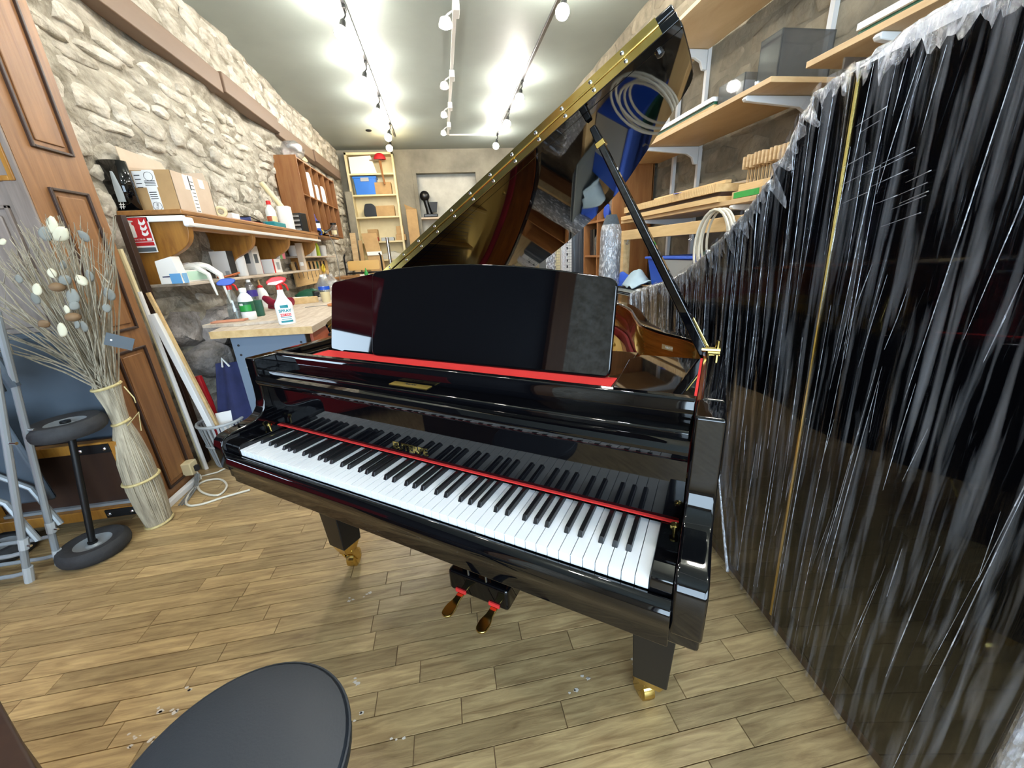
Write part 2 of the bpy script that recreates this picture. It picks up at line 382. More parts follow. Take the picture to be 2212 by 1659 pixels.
# rock outcrop at the foot of the wall
r = random.Random(11)
for i in range(16):
    q = stone_mesh(500+i, K['rock']); o = part(wall_left, 'stone', q.mesh('stone', K['rock'], 60), None)
    yy, zz = 3.0+ (i % 6)*.24 + r.uniform(-.06,.06), .25+(i//6)*.3+r.uniform(-.05,.05)
    o.location = (XL+bulge(yy, zz)-.01, yy, zz); o.scale = (r.uniform(.06,.12), r.uniform(.3,.42), r.uniform(.24,.36)); o.rotation_euler = (r.uniform(-.5,.5),0,0)
wr = MB().grid(lambda a, b: (XR - .7*(.03*noise.noise((3, a*9, b*7)) + .02*noise.noise((7, a*40, b*20))), YF-a*(YF-YB), b*ZC), 160, 60)
wr.box(XR+.06, XR+.2, YB, YF, 0, ZC)
wall_right = struct('wall_right', wr, K['mortar_r'], smooth=60)
stones(wall_right, XR, -1, 1.0, YF, 1.0, ZC, K['stone_r'], 200, 9, thick=(.004,.014))
wf = MB().box(XL-.25, -.38, YF, YF+.2, 0, ZC).box(.94, XR+.2, YF, YF+.2, 0, ZC).box(-.38, .94, YF, YF+.2, 2.92, ZC).box(-.38, .94, YF+.3, YF+.36, 0, ZC)
wf.box(-.43,-.38,YF+.2,YF+.36,0,ZC).box(.94,.99,YF+.2,YF+.36,0,ZC)
wall_far = struct('wall_far', wf, K['concrete'])
part(wall_far, 'niche_back', MB().box(-.38,.94,YF+.28,YF+.3,0,2.92), K['whitewash'])
nf = MB().box(-.42,-.34,YF-.025,YF+.01,0,2.98).box(.9,.98,YF-.025,YF+.01,0,2.98).box(-.34,.9,YF-.025,YF+.01,2.9,2.98)
part(wall_far, 'niche_frame', nf, K['concrete'], bevel=.004)
for z in (2.02, 1.33): part(wall_far, 'niche_shelf', MB().box(-.36,.92,YF-.01,YF+.29,z,z+.035), K['card_pale'])
# panelled return and jamb at the left
PX = -1.68
YR = 2.13
struct('wall_left_return', MB().box(XLF, PX-.03, YR+.03, YR+.2, 0, ZC).box(XL-.25, PX-.03, YR+.05, 2.5, 0, ZC), K['frontwall'])
pil = struct('trim_1', MB().box(PX-.03, PX, YR-.02, 2.47, 0, ZC), K['panel'])
for z0, z1 in ((.08,.86),(.98,1.62),(1.80,2.9)):       # framed panels facing the room
    y0, y1 = YR+.085, 2.47-.075
    fr = MB()
    for a in ((y0-.012,y0,z0-.012,z1+.012),(y1,y1+.012,z0-.012,z1+.012),(y0,y1,z0-.012,z0),(y0,y1,z1,z1+.012)): fr.box(PX-.002, PX+.012, *a)
    part(pil, 'moulding', fr, K['darkwood'], bevel=.003)
    part(pil, 'panel', MB().box(PX-.002, PX+.006, y0+.02, y1-.02, z0+.02, z1-.02), K['panel'], bevel=.005)
door = struct('door_1', MB().box(XLF+.2, PX-.03, YR-.02, YR+.03, 0, 2.5), K['panel_grey'])
for z0, z1 in ((.1,.9),(1.0,1.55)):
    for x0, x1 in ((-2.12,-1.77),(-2.6,-2.22)):
        fr = MB()
        for a in ((x0,x0+.014,z0,z1),(x1-.014,x1,z0,z1),(x0,x1,z0,z0+.014),(x0,x1,z1-.014,z1)): fr.box(a[0],a[1],YR-.034,YR-.018,a[2],a[3])
        part(door, 'moulding', fr, K['panel_grey'], bevel=.003)
        part(door, 'panel', MB().box(x0+.04,x1-.04,YR-.03,YR-.018,z0+.04,z1-.04), K['panel_grey'], bevel=.005)
part(door, 'stile', MB().box(PX-.07,PX-.001,YR-.03,YR-.0205,0,2.9), K['panel_grey'], bevel=.002)
pn = part(door, 'pane', MB().box(-2.12,-1.72,YR-.027,YR-.019,1.66,2.4), mat('leaded_pane', s(206,224,230), .15, c2=s(180,200,210), scale=30))
fr = MB()
for a in ((-2.14,-2.12,1.64,2.42),(-1.72,-1.70,1.64,2.42),(-2.12,-1.72,1.64,1.66),(-2.12,-1.72,2.4,2.42)): fr.box(a[0],a[1],YR-.036,YR-.018,a[2],a[3])
part(door, 'pane_frame', fr, K['corbel'], bevel=.003)
# front part of the shop, behind the camera
def holed(axis, c, t, a0, a1, h0, h1, w0, w1):
    m = MB()
    for p0, p1, z0, z1 in ((a0,h0,0,ZC),(h1,a1,0,ZC),(h0,h1,0,w0),(h0,h1,w1,ZC)):
        m.box(c-t, c, p0, p1, z0, z1) if axis == 'x' else m.box(p0, p1, c-t, c, z0, z1)
    return m
wlf = struct('wall_left_front', holed('x', XLF, .15, YB, YR+.1, 1.05, 1.65, .85, 1.95), K['navywall'])
part(wlf, 'stone_lining', MB().grid(lambda a, b: (XLF+.05+.05*noise.noise((3,a*5,b*6)), YB+a*1.35, b*ZC), 30, 40), K['stone'], smooth=60)
struct('trim_3', MB().box(XLF, XLF+.09, YB+1.36, YB+1.62, 0, ZC), K['panel'], bevel=.004)
struct('wall_front', holed('y', YB, .15, XLF-.15, XR+.2, -2.3, 1.7, .45, 2.85), K['frontwall'])
def window(name, axis, c, a0, a1, z0, z1, nm):
    m = MB(); b = lambda p0, p1, q0, q1, d0=-.1, d1=-.04: m.box(c+d0,c+d1,p0,p1,q0,q1) if axis == 'x' else m.box(p0,p1,c+d0,c+d1,q0,q1)
    for k in range(nm+1):
        p = a0+(a1-a0)*k/nm; b(max(a0,p-.03), min(a1,p+.03), z0, z1)
    b(a0,a1,z0,z0+.06); b(a0,a1,z1-.06,z1)
    w = struct(name, m, K['darkwood'])
    for k in range(nm):
        m = MB(); p0, p1 = a0+(a1-a0)*k/nm+.03, a0+(a1-a0)*(k+1)/nm-.03
        m.box(c-.075,c-.069,p0,p1,z0+.06,z1-.06) if axis == 'x' else m.box(p0,p1,c-.075,c-.069,z0+.06,z1-.06)
        part(w, 'pane', m, K['pane'])
window('window_1', 'x', XLF, 1.05, 1.65, .85, 1.95, 1)
window('window_2', 'y', YB, -2.3, 1.7, .45, 2.85, 3)
bl = one('window_blind', 'red fabric blind drawn half down over the side window', 'blind', MB().grid(lambda a, b: (.02*math.sin(b*9), a*.6-.3, -b*.62), 8, 12), K['redpaint'], loc=(XLF+.06, 1.35, 1.97), solid=.004)
cab = thing('red_cabinet', 'red lacquered two door cabinet before the side window', 'cabinet', (-2.42, .92, 0))
part(cab, 'body', MB().box(-.28,.28,-.6,.6,.12,.98), K['redpaint'], bevel=.006)
part(cab, 'top', MB().box(-.29,.3,-.62,.62,.98,1.01), K['redpaint'], bevel=.004)
for yy in (-.3,.3): part(cab, 'cabinet_door', MB().box(.28,.292,yy-.29,yy+.29,.14,.96), K['redpaint'], bevel=.004)
for yy in (-.54,.54):
    for xx in (-.22,.22): part(cab, 'foot', MB().taper((xx,yy),0,.12,.02,.02,.03,.03), K['darkwood'])
# beam along the left wall
bm = struct('trim_2', MB().box(XL-.02, XL+.095, 2.95, 4.45, 2.72, 2.88), K['beam'], bevel=.01)
for y0, y1, dz in ((4.46,5.7,.015),(5.71,7.1,-.005),(7.11,8.7,.01)): part(bm, 'beam_length', MB().box(XL-.02, XL+.095+dz, y0, y1, 2.72+dz, 2.88+dz), K['beam'], bevel=.01)
# ================================================================ track lights
def track(x, y0, y1, name, label, wm):
    one(name, label, 'track', MB().box(x-.018, x+.018, y0, y1, ZC-.022, ZC), wm, bevel=.003)
TX = (-.60, .35, 1.255)
track(TX[0], -.5, 8.25, 'light_track', 'long dark ceiling track of warm globe lamps beside the rubble stone wall', K['steel'])
track(TX[1], -.5, 8.15, 'light_track', 'white ceiling track carrying square white spot heads', K['white_metal'])
track(TX[2], -.5, 8.15, 'light_track', 'dark ceiling track of warm lamps on the shelving side of the room', K['steel'])
one('light_track', 'short white cross track joining two lamp tracks near the end wall', 'track', MB().box(TX[1]+.02, TX[2]-.02, 8.16, 8.19, ZC-.022, ZC), K['white_metal'], bevel=.003)
def emis(name, c, st):
    m = bpy.data.materials.new(name); m.use_nodes = True; p = m.node_tree.nodes['Principled BSDF']
    p.inputs['Base Color'].default_value = c; p.inputs['Emission Color'].default_value = c; p.inputs['Emission Strength'].default_value = st; return m
K['bulb'] = emis('bulb_warm', (1,.94,.84,1), BULB); K['bulb_amber'] = emis('bulb_amber', (1,.76,.42,1), BULB*.6); K['led'] = emis('led_cool', (.9,.94,1,1), BULB*1.6); K['ledlow'] = emis('led_low', (1,.98,.95,1), BULB*.12)
def globe(x, y, z, side, bulb, label, drop=.05):
    """track lamp: adapter, arm, socket, globe bulb"""
    t = thing('track_lamp', label, 'lamp', (x, y, ZC-.024), 0, 'globe lamps on the ceiling tracks')
    dz = z-(ZC-.024)
    part(t, 'adapter', MB().box(-.014,.014,-.045,.045,-.024,0), K['iron'], bevel=.003)
    e = Vector((side*.05, -.05, dz)); k = Vector((side*.02, -.01, dz*.45)); d = (e-k).normalized()
    part(t, 'arm', MB().tube([(0,0,-.02), (0,0,-.06), k], .007), K['iron'])
    part(t, 'socket', MB().tube([k, k+d*.02, k+d*.075], [.012,.024,.026], 12), K['iron'])
    c = k+d*.125
    part(t, 'bulb', MB().tube([k+d*.073, k+d*.085, c-d*.028, c, c+d*.028, c+d*.046, c+d*.055], [.016,.024,.05,.058,.05,.03,.004], 14), bulb)
    return t
OW = ('first', 'second', 'third', 'fourth', 'fifth', 'sixth', 'seventh')
ysl = sorted([atz(u, v, 3.13).y for u, v in ((739,74),(790.6,179),(826,244),(844,297))]+[.4,1.8,3.1], reverse=True)
for k, y in enumerate(ysl): globe(TX[0], y, 3.12, -1, K['bulb'], 'glowing globe lamp on the stone wall track, %s white one from the end wall' % OW[k])
globe(TX[0]-.06, 8.1, 3.1, -1, K['bulb_amber'], 'amber glowing globe lamp at the end of the track, above the cream shelves')
ysr = sorted([min(atz(u, v, 3.13).y, 8.1) for u, v in ((1244.8,30.7),(1120.8,213),(1095.5,267.6),(1078,315))]+[.1,1.5,2.8], reverse=True)
for k, y in enumerate(ysr): globe(TX[2], y, 3.12, -1, K['bulb'], 'glowing globe lamp on the shelving side track, %s from the end wall' % OW[k])
def spot(y, m, label, r):
    t = thing('spot_head', label, 'lamp', (TX[1], y, ZC-.024), 0)
    part(t, 'driver_box', MB().box(-.03,.03,-.07,.07,-.075,0), K['white_metal'], bevel=.006)
    part(t, 'swivel', MB().tube([(-.03,0,-.05),(-.075,0,-.075),(-.1,0,-.1)], .009), K['white_metal'])
    h = MB().lathe([(.015,.03),(r*.75,.015),(r,-.025),(r,-.04),(r*.9,-.04)], (-.1,-.01,-.125), 18)
    part(t, 'reflector', h, K['white_metal'])
    part(t, 'lens', MB().lathe([(.001,-.05),(r*.6,-.046),(r*.88,-.037)], (-.1,-.01,-.125), 18), m)
for (u, v), m, lb, r in (((956,54),K['led'],'white spot head with a blazing cool white lens on the middle track',.062), ((958,188),K['ledlow'],'white spot head barely lit, second on the middle track',.055), ((969,250),K['led'],'white spot head glowing, third on the middle track',.05), ((970,289),K['ledlow'],'white spot head at the end of the middle track',.05)):
    spot(atz(u, v, 3.17).y, m, lb, r)
spot(1.2, K['led'], 'white spot head glowing over the keyboard', .06)
dt = thing('smoke_detector', 'small flat ceiling rose near the end wall', 'detector', (-1.0, 7.9, ZC))
part(dt, 'plate', MB().lathe([(.05,0),(.05,-.012),(.03,-.022),(.001,-.024)], n=18), K['iron'])
# ================================================================ grand piano (own axes: x along the keys, y into the case)
PT = math.radians(-37.0881); PX0, PY0 = -.19642, .83637
KH = .7127
piano = thing('grand_piano', 'glossy black baby grand piano with lid propped open and red felt under the music desk', 'piano', (PX0, PY0, 0), PT)
def pw(x, y, z): return Vector((PX0+math.cos(PT)*x-math.sin(PT)*y, PY0+math.sin(PT)*x+math.cos(PT)*y, z))
def P_(name, mb, m, **k): return part(piano, name, mb, m, **k)
def catmull(pts, n=6):
    out = []; q = [pts[0]]+list(pts)+[pts[-1]]
    for i in range(1, len(q)-2):
        p0, p1, p2, p3 = (Vector(a) for a in q[i-1:i+3])
        for k in range(n):
            t = k/n; out.append(.5*((2*p1)+(p2-p0)*t+(2*p0-5*p1+4*p2-p3)*t*t+(3*p1-p0-3*p2+p3)*t**3))
    return out+[Vector(pts[-1])]
inner = catmull([(.652,.221),(.652,.40),(.648,.60),(.60,.73),(.50,.83),(.42,.95),(.365,1.12),(.30,1.34),(.19,1.54),(.02,1.70),(-.2,1.78),(-.45,1.80),(-.60,1.76),(-.652,1.66),(-.652,1.2),(-.652,.6),(-.652,.221)], 5)
def offset(pl, d):
    o = []
    for i, p in enumerate(pl):
        t = pl[min(i+1,len(pl)-1)]-pl[max(i-1,0)]; t.normalize(); o.append(Vector((p.x+t.y*d, p.y-t.x*d)))
    return o
outer = offset(inner, .05)
def wall2(a, b, z0, z1):        # solid strip between two open outlines
    m = MB(); n = len(a)
    m.add([(p.x,p.y,z0) for p in a]+[(p.x,p.y,z0) for p in b]+[(p.x,p.y,z1) for p in a]+[(p.x,p.y,z1) for p in b], [])
    f = []
    for i in range(n-1): f += [(i,n+i,n+i+1,i+1),(2*n+i,2*n+i+1,3*n+i+1,3*n+i),(i,i+1,2*n+i+1,2*n+i),(n+i,3*n+i,3*n+i+1,n+i+1)]
    f += [(0,2*n,3*n,n),(n-1,2*n-1,4*n-1,3*n-1)]
    m.f += f; return m
rim = P_('rim', wall2(offset(inner,.006), outer, .62, .97), K['black'], bevel=.006, smooth=30)
part(rim, 'inner_veneer', wall2([p for p in inner if not (p.x < -.6 and p.y < .7)], [q for p, q in zip(inner, offset(inner,.0062)) if not (p.x < -.6 and p.y < .7)], .80, .962), K['mahog'], smooth=30, label='reddish mahogany veneer lining the inside of the case')
nt_ = MB().box(0,.06,-.0008,0,-.008,.008); 
part(rim, 'serial_plate', nt_.xf(frame((.52,.808,.925),(.77,-.64,0),(.64,.77,0))), K['card'])
text('106219', .011, K['paper'], rim, 'serial_number', frame((.5435,.787,.925),(.77,-.64,0),(0,0,1)), .0004)
base = offset(inner, -.002)
P_('soundboard', MB().prism([(p.x,p.y) for p in base], .79, .80), K['soundboard'])
fe = offset(inner, -.016)
P_('felt_border', wall2(fe, offset(inner,-.001), .80, .846), K['darkfelt'], bevel=.005)
pl_in = offset(inner, -.034)
P_('iron_plate', MB().prism([(p.x,p.y) for p in pl_in if p.y > .5], .80, .822), K['gold'], bevel=.006, label='gold painted cast iron plate')
for x0, x1 in ((-.35,-.42),(-.1,-.2),(.12,-.0),(.3,.16)):
    P_('plate_strut', MB().hexa([(x0-.014,.55,.82),(x0+.014,.55,.82),(x1+.014,1.5,.82),(x1-.014,1.5,.82)],[(x0-.009,.55,.868),(x0+.009,.55,.868),(x1+.009,1.5,.868),(x1-.009,1.5,.868)]), K['gold'], bevel=.004)
for k in range(8):                                           # round holes and bolts in the plate
    a = inner[12+5*k] if 12+5*k < len(inner) else inner[-20]
    q = offset(inner, -.075)[12+5*k]
    P_('plate_bolt', MB().lathe([(.012,.82),(.012,.832),(.006,.838),(.001,.838)], (q.x,q.y,0), 10), K['gold'])
st = MB()
for k in range(60):
    x = -.6+k*.0205; y1 = min(1.55, (1.0 if x > .4 else 1.5-max(0,x)*1.2))
    st.tube([(x,.5,.845),(x-.06*(k<24),y1-.08,.845)], .0007 if k > 22 else .0014, 4, False)
P_('strings', st, K['steel'], kind='stuff')
dm = MB()
for k in range(56): dm.box(-.59+k*.0205,-.59+k*.0205+.009,.60,.66,.85,.872)
P_('dampers', dm, K['black_dull'], kind='stuff')
# arms (cheeks)
prof = [(-.028,.64),(-.031,.70),(-.031,.728),(-.026,.744),(-.012,.755),(.01,.760),(.05,.765),(.085,.772),(.106,.783),(.12,.80),(.127,.825),(.129,.86),(.129,.97),(.22,.97),(.22,.64)]
for sx in (-1, 1):
    a, b = sorted((sx*.652, sx*.702))
    P_('arm', MB().prism(prof, a, b, 'x'), K['black'], bevel=.006, seg=3, smooth=40)
    a, b = sorted((sx*.6135, sx*.6515))
    kb = P_('key_block', MB().prism([(-.004,.66),(-.004,.712),(.0,.722),(.01,.727),(.15,.727),(.15,.66)], a, b, 'x'), K['black'], bevel=.002)
    part(kb, 'brass_pin', MB().lathe([(.001,.727),(.004,.727),(.004,.738),(.009,.74),(.009,.747),(.004,.75),(.001,.75)], (sx*.64,.118,0), 12), K['brass'])
P_('key_bed', MB().box(-.70,.70,-.012,.55,.60,.664), K['black'], bevel=.006)
slip = [(-.006,.66),(-.006,.6925),(-.013,.696),(-.024,.692),(-.032,.681),(-.034,.665),(-.026,.648),(-.022,.625),(-.022,.60),(.0,.60),(.0,.66)]
P_('key_slip', MB().prism(slip, -.652, .652, 'x'), K['black'], bevel=.002, smooth=60)
P_('key_rest', MB().box(-.612,.612,.004,.16,.664,.69), K['black_dull'])
# keys
kw = 1.225/52
def white_mb():
    m = MB().box(.0006,kw-.0006,-.002,.16,KH-.0022,KH); m.box(.0006,kw-.0006,-.001,.16,KH-.021,KH-.0022); return m
wme = white_mb().mesh('white_key', K['ivory'], 35)
bq = lambda x0,x1,y0,y1,z: [(x0,y0,z),(x1,y0,z),(x1,y1,z),(x0,y1,z)]
bme = MB().hexa(bq(-.0055,.0055,.0,.11,KH), bq(-.0045,.0045,.006,.11,KH+.0118)).mesh('black_key', K['ebony'], 35)
names = 'ABCDEFG'
for i in range(52):
    o = part(piano, 'white_key', wme, None, bevel=.0007, seg=1); o.location = (-.6125+i*kw, 0, random.uniform(-.0003,.0003))
for i in range(51):
    if names[i % 7] in 'ACDFG':
        off = {'A':.002,'C':-.0025,'D':.0025,'F':-.003,'G':0}[names[i%7]]
        o = part(piano, 'black_key', bme, None, bevel=.0012, seg=2); o.location = (-.6125+(i+1)*kw+off, .05, 0)
P_('key_felt', MB().box(-.645,.645,.145,.1535,.728,.731), K['redfelt'], bevel=.0008)
# fallboard
fb = [(.1535,.729),(.1505,.868),(.138,.873),(.126,.880),(.118,.892),(.117,.903),(.124,.912),(.136,.915),(.165,.915),(.175,.729)]
fbo = P_('fallboard', MB().prism(fb, -.649, .649, 'x'), K['black'], smooth=32)
text('EUTERPE', .032, K['brass'], fbo, 'brand_lettering', frame((-.048,.1524,.752),(1,0,0),(0,-.0216,1)), .0008, bold=.0006)
P_('name_rail', MB().box(-.65,.65,.150,.24,.900,.928), K['black'], bevel=.006)
# music shelf, side shelves and desk
ms = P_('music_shelf', MB().box(-.60,.475,.222,.62,.932,.948), K['black'], bevel=.003)
part(ms, 'front_rail', MB().prism([(.205,.926),(.203,.962),(.209,.972),(.222,.974),(.235,.966),(.24,.93)], -.65, .65, 'x'), K['black'], bevel=.002, smooth=60)
part(ms, 'felt_strip', MB().hexa([(-.575,.262,.948),(.47,.262,.948),(.47,.352,.948),(-.575,.352,.948)],[(-.575,.262,.9505),(.47,.262,.9505),(.47,.352,.9505),(-.575,.352,.9505)]), K['redfelt'])
part(ms, 'maker_plaque', MB().box(-.11,.02,.174,.199,.9285,.9298), K['gold'])
text('PIANOS', .011, K['ink'], ms, 'plaque_lettering', frame((-.045,.189,.9302),(1,0,0),(0,1,0)), .0003)
P_('side_shelf', MB().prism([(.478,.24),(.648,.24),(.648,.58),(.49,.58),(.465,.52)], .940, .952), K['black'], bevel=.003, label='polished black shelf at the right of the music desk')
P_('side_shelf', MB().prism([(-.605,.24),(-.648,.24),(-.648,.60),(-.605,.60)], .940, .952), K['black'], bevel=.003)
for sx in (1,): P_('rim_felt', MB().box(sx*.6485-.0025,sx*.6485+.0025,.226,.50,.972,.975), K['redfelt'])
def desk_poly(pts): return pts
tilt = frame((0,.338,.951),(1,0,0),(0,.23,1))
def rounded(pts, r, n=5):
    o = []; m = len(pts)
    for i in range(m):
        p, a, b = Vector(pts[i]), Vector(pts[i-1]), Vector(pts[(i+1)%m])
        d1, d2 = (a-p).normalized(), (b-p).normalized(); rr = min(r, (a-p).length*.45, (b-p).length*.45)
        for k in range(n+1):
            t = k/n; o.append(tuple((p+d1*rr)*(1-t)**2 + p*2*t*(1-t) + (p+d2*rr)*t*t))
    return o
top = [(-.30+.74*t, .268+.028*math.sin(PI*(.18+.82*t))-.018*max(0,t-.5)) for t in [k/12 for k in range(13)]]
D0, D1 = -.343, .455
arc = lambda x: .287 - .19*(x+.06)**2
main = [(D0,.0),(D0,arc(D0))]+[(D0+(D1-D0)*k/14, arc(D0+(D1-D0)*k/14)) for k in range(1,14)]+[(D1,arc(D1)),(D1,0)]
dk = P_('music_desk', MB().prism(rounded(main,.022,4), -.013, 0, 'z').xf(tilt), K['black'], bevel=.004, smooth=30)
wing = [(-.56,.0),(-.555,.243),(-.33,.273),(-.33,0)]
part(dk, 'desk_wing', MB().prism(rounded(wing,.022,4), -.024, -.013, 'z').xf(tilt), K['black'], bevel=.003, smooth=30)
part(dk, 'desk_hinge', MB().cyl((-.2,.352,.952),(.2,.352,.952),.003), K['brass'])
# lid
LA = math.radians(29); LH = Vector((-.70,0,.984))
lm = frame((LH.x,0,LH.z),(math.cos(LA),0,math.sin(LA)),(0,1,0))         # local: distance from hinge, y
edge = catmull([(1.425,.50),(1.43,.70),(1.42,.83),(1.34,.97),(1.22,1.17),(1.06,1.42),(.84,1.62),(.60,1.76),(.30,1.84),(.06,1.84),(-.005,1.76)], 5)
lidp = [(-.005,.50)]+[(p.x,p.y) for p in edge]
lid = P_('lid', MB().prism(lidp, 0, .018, 'z').xf(lm), K['black'], bevel=.004, smooth=30)
flap = [(.0,.462),(1.42,.462),(1.42,.80),(1.36,.83),(.0,.83)]
fp = P_('lid_flap', MB().prism(flap, .0195, .037, 'z').xf(lm), K['black'], bevel=.005, smooth=30, label='front flap of the lid folded back on top')
edgep = [(.462,.0195),(.457,.006),(.459,-.010),(.466,-.016),(.478,-.012),(.486,.0)]
# hinge edge strip carrying the two brass leaves, turned towards the keyboard
part(lid, 'edge_strip', MB().prism([(.002,.462),(1.42,.462),(1.42,.502),(.002,.502)], 0, .0192, 'z').xf(lm), K['black'], bevel=.002)
def leaf(z0, z1, nm):
    o = part(lid, nm, MB().add([(.02,.4612,z0),(1.385,.4612,z0),(1.385,.4612,z1),(.02,.4612,z1),(.02,.4592,z0),(1.385,.4592,z0),(1.385,.4592,z1),(.02,.4592,z1)],[(0,1,2,3),(4,7,6,5),(0,4,5,1),(1,5,6,2),(2,6,7,3),(3,7,4,0)]).xf(lm), K['brass'])
    return o
l1 = leaf(.0195,.036,'brass_hinge_leaf'); l2 = leaf(.001,.0178,'brass_hinge_leaf')
part(l1, 'knuckle', MB().cyl((.02,.4588,.0187),(1.385,.4588,.0187),.0026,n=8).xf(lm), K['brass'])
for k in range(17):
    for lf, z in ((l1,.0278),(l2,.0094)):
        part(lf, 'screw', MB().lathe([(.0045,0),(.0045,.0006),(.003,.0014),(.0005,.0014)], (.06+k*.078,.4592,z), 8, 'y').xf(lm), K['chrome'])
part(lid, 'rubber_bumper', MB().lathe([(.009,0),(.009,-.006),(.004,-.009),(.001,-.009)], (1.37,.52,0), 10).xf(lm), K['steel'])
# big hinges on the spine and the prop
for y in (.62,1.5):
    P_('spine_hinge', MB().box(-.708,-.698,y-.04,y+.04,.93,.99), K['brass'], bevel=.002)
pb, pt = Vector((.655,.615,.955)), Vector((.335,.577,1.548))
d = (pt-pb).normalized(); ex = Vector((1,0,0)); ex = (ex-d*ex.dot(d)).normalized(); ey = d.cross(ex)
def bar(p, q, a0, b0, a1, b1):
    return MB().hexa([p-ex*a0-ey*b0,p+ex*a0-ey*b0,p+ex*a0+ey*b0,p-ex*a0+ey*b0],[q-ex*a1-ey*b1,q+ex*a1-ey*b1,q+ex*a1+ey*b1,q-ex*a1+ey*b1])
pr = P_('prop_stick', bar(pb-d*.02, pt-d*.05, .013,.019,.009,.012), K['black'], bevel=.004)
part(pr, 'ferrule', bar(pt-d*.055, pt-d*.04, .0125,.0145,.0125,.0145), K['brass'], bevel=.002)
part(pr, 'prop_tip', bar(pt-d*.042, pt+d*.0, .010,.012,.008,.009), K['black_dull'], bevel=.003)
part(pr, 'prop_bracket', MB().hexa([pb+ex*.012-ey*.006, pb+ex*.019-ey*.006, pb+ex*.019+ey*.006, pb+ex*.012+ey*.006],[pb+d*.11+ex*.012-ey*.004,pb+d*.11+ex*.017-ey*.004,pb+d*.11+ex*.017+ey*.004,pb+d*.11+ex*.012+ey*.004]), K['brass'], bevel=.002)
part(pr, 'prop_pivot', MB().cyl((.645,.60,.974),(.69,.60,.974),.008,n=10).box(.66,.69,.585,.62,.955,.972), K['brass'])
part(rim, 'lid_pin', MB().cyl((.683,.60,.97),(.683,.60,1.0),.006,n=10), K['brass'])
# legs and casters
def leg(x, y, w):
    L_ = P_('leg', MB().taper((x,y),.15,.60,w*.70,w*.70,w,w), K['black_dull'], bevel=.004)
    c = part(L_, 'caster_socket', MB().taper((x,y),.11,.151,w*.45,w*.45,w*.64,w*.64), K['brass'], bevel=.004)
    f = MB(); a = random.uniform(-.3,.3)+PI*.15; R_ = Matrix.Translation((x,y,0)) @ Matrix.Rotation(a,4,'Z')
    for sx in (-1,1): f.prism([(-.012,.09),(.018,.09),(.03,.05),(.036,.03),(.024,.022),(.012,.034),(-.006,.07)], sx*.019-.003, sx*.019+.003, 'x')
    f.box(-.022,.022,-.012,.018,.076,.088)
    part(L_, 'caster_fork', f.xf(R_ @ Matrix.Scale(1.28,4)), K['brass'], bevel=.002)
    part(L_, 'caster_wheel', MB().lathe([(.004,-.016),(.022,-.016),(.03,-.012),(.031,0),(.03,.012),(.022,.016),(.004,.016)], (0,.026,.031), 18, 'x').xf(R_ @ Matrix.Scale(1.28,4)), K['brass'])
for x, y, w in ((-.60,.26,.062),(.615,.26,.062),(-.22,1.52,.058)): leg(x, y, w)
# lyre and pedals
ly = P_('pedal_lyre', MB().box(-.12,.135,.315,.43,.055,.15), K['black'], bevel=.014)
for x in (-.055,.07): part(ly, 'lyre_post', MB().box(x-.024,x+.024,.35,.39,.15,.60), K['black'], bevel=.006)
part(ly, 'lyre_plate', MB().box(-.08,.095,.34,.40,.50,.60), K['black'], bevel=.004)
for x in (-.03,.045): part(ly, 'pedal_rod', MB().cyl((x,.325,.15),(x,.325,.60),.004,n=8), K['steel'])
for x in (-.065,.078):
    pd = MB().prism(rounded([(x-.014,.335),(x-.013,.28),(x-.022,.25),(x-.02,.215),(x,.205),(x+.02,.215),(x+.022,.25),(x+.013,.28),(x+.014,.335)],.012,3), .052, .061)
    pe = part(ly, 'pedal', pd, K['brass'], bevel=.003)
    part(pe, 'pedal_felt', MB().box(x-.022,x+.022,.309,.318,.062,.078), K['redfelt'], bevel=.002)
    part(ly, 'brace_rod', MB().tube([(x*.9,.42,.12),(x*.9,.60,.59)], .005), K['brass'])
# ================================================================ grand piano standing on its side, wrapped in stretch film
WZ = math.atan2(-1, -.12)
wp = thing('wrapped_piano', 'black grand piano stood on its long side and wrapped in clear stretch film', 'piano', (1.168, 2.42, 0), WZ)
LEAN = .05                      # local x: tail -> keyboard end, local y: away is -y after the turn
def lean(mb): mb.v = [Vector((p.x, p.y-LEAN*p.z, p.z)) for p in mb.v]; return mb
# with this turn +y local points to +x world (away from the room): flip check
_ly = Vector((-math.sin(WZ), math.cos(WZ)))
SG = 1 if _ly.x > 0 else -1
topc = catmull([(.22,.86),(.25,.97),(.32,1.003),(.62,1.067),(.90,1.138),(1.16,1.262),(1.336,1.378),(1.43,1.474),(1.475,1.54),(1.53,1.578),(1.62,1.582),(1.9,1.578),(2.15,1.576)], 5)
HX = 1.617
def lidface(x0, x1):
    pts = [p for p in topc if x0 < p.x < x1]
    def zt(x):
        for a, b in zip(topc, topc[1:]):
            if a.x <= x <= b.x: return a.y+(b.y-a.y)*(x-a.x)/max(1e-6, b.x-a.x)
        return topc[0].y if x < topc[0].x else topc[-1].y
    return [(x0,.04),(x0,zt(x0))]+[(p.x,p.y) for p in pts]+[(x1,zt(x1)),(x1,.04)], zt
pa, ZT = lidface(.222, HX-.003); pb_, _ = lidface(HX+.003, 2.148)
L2 = lambda mb: lean(MB().add([(p.x, p.y*SG, p.z) for p in mb.v], [f if SG > 0 else f[::-1] for f in mb.f]))
part(wp, 'lid', L2(MB().prism(pa, 0, .02, 'y')), K['black'], bevel=.003, smooth=30)
part(wp, 'lid_flap', L2(MB().prism(pb_, 0, .02, 'y')), K['black'], bevel=.003, smooth=30)
hg = part(wp, 'brass_hinge', L2(MB().tube([(HX,-.002,.05),(HX,-.002,.8),(HX,-.002,1.572)], .0048, 10)), K['brass'])
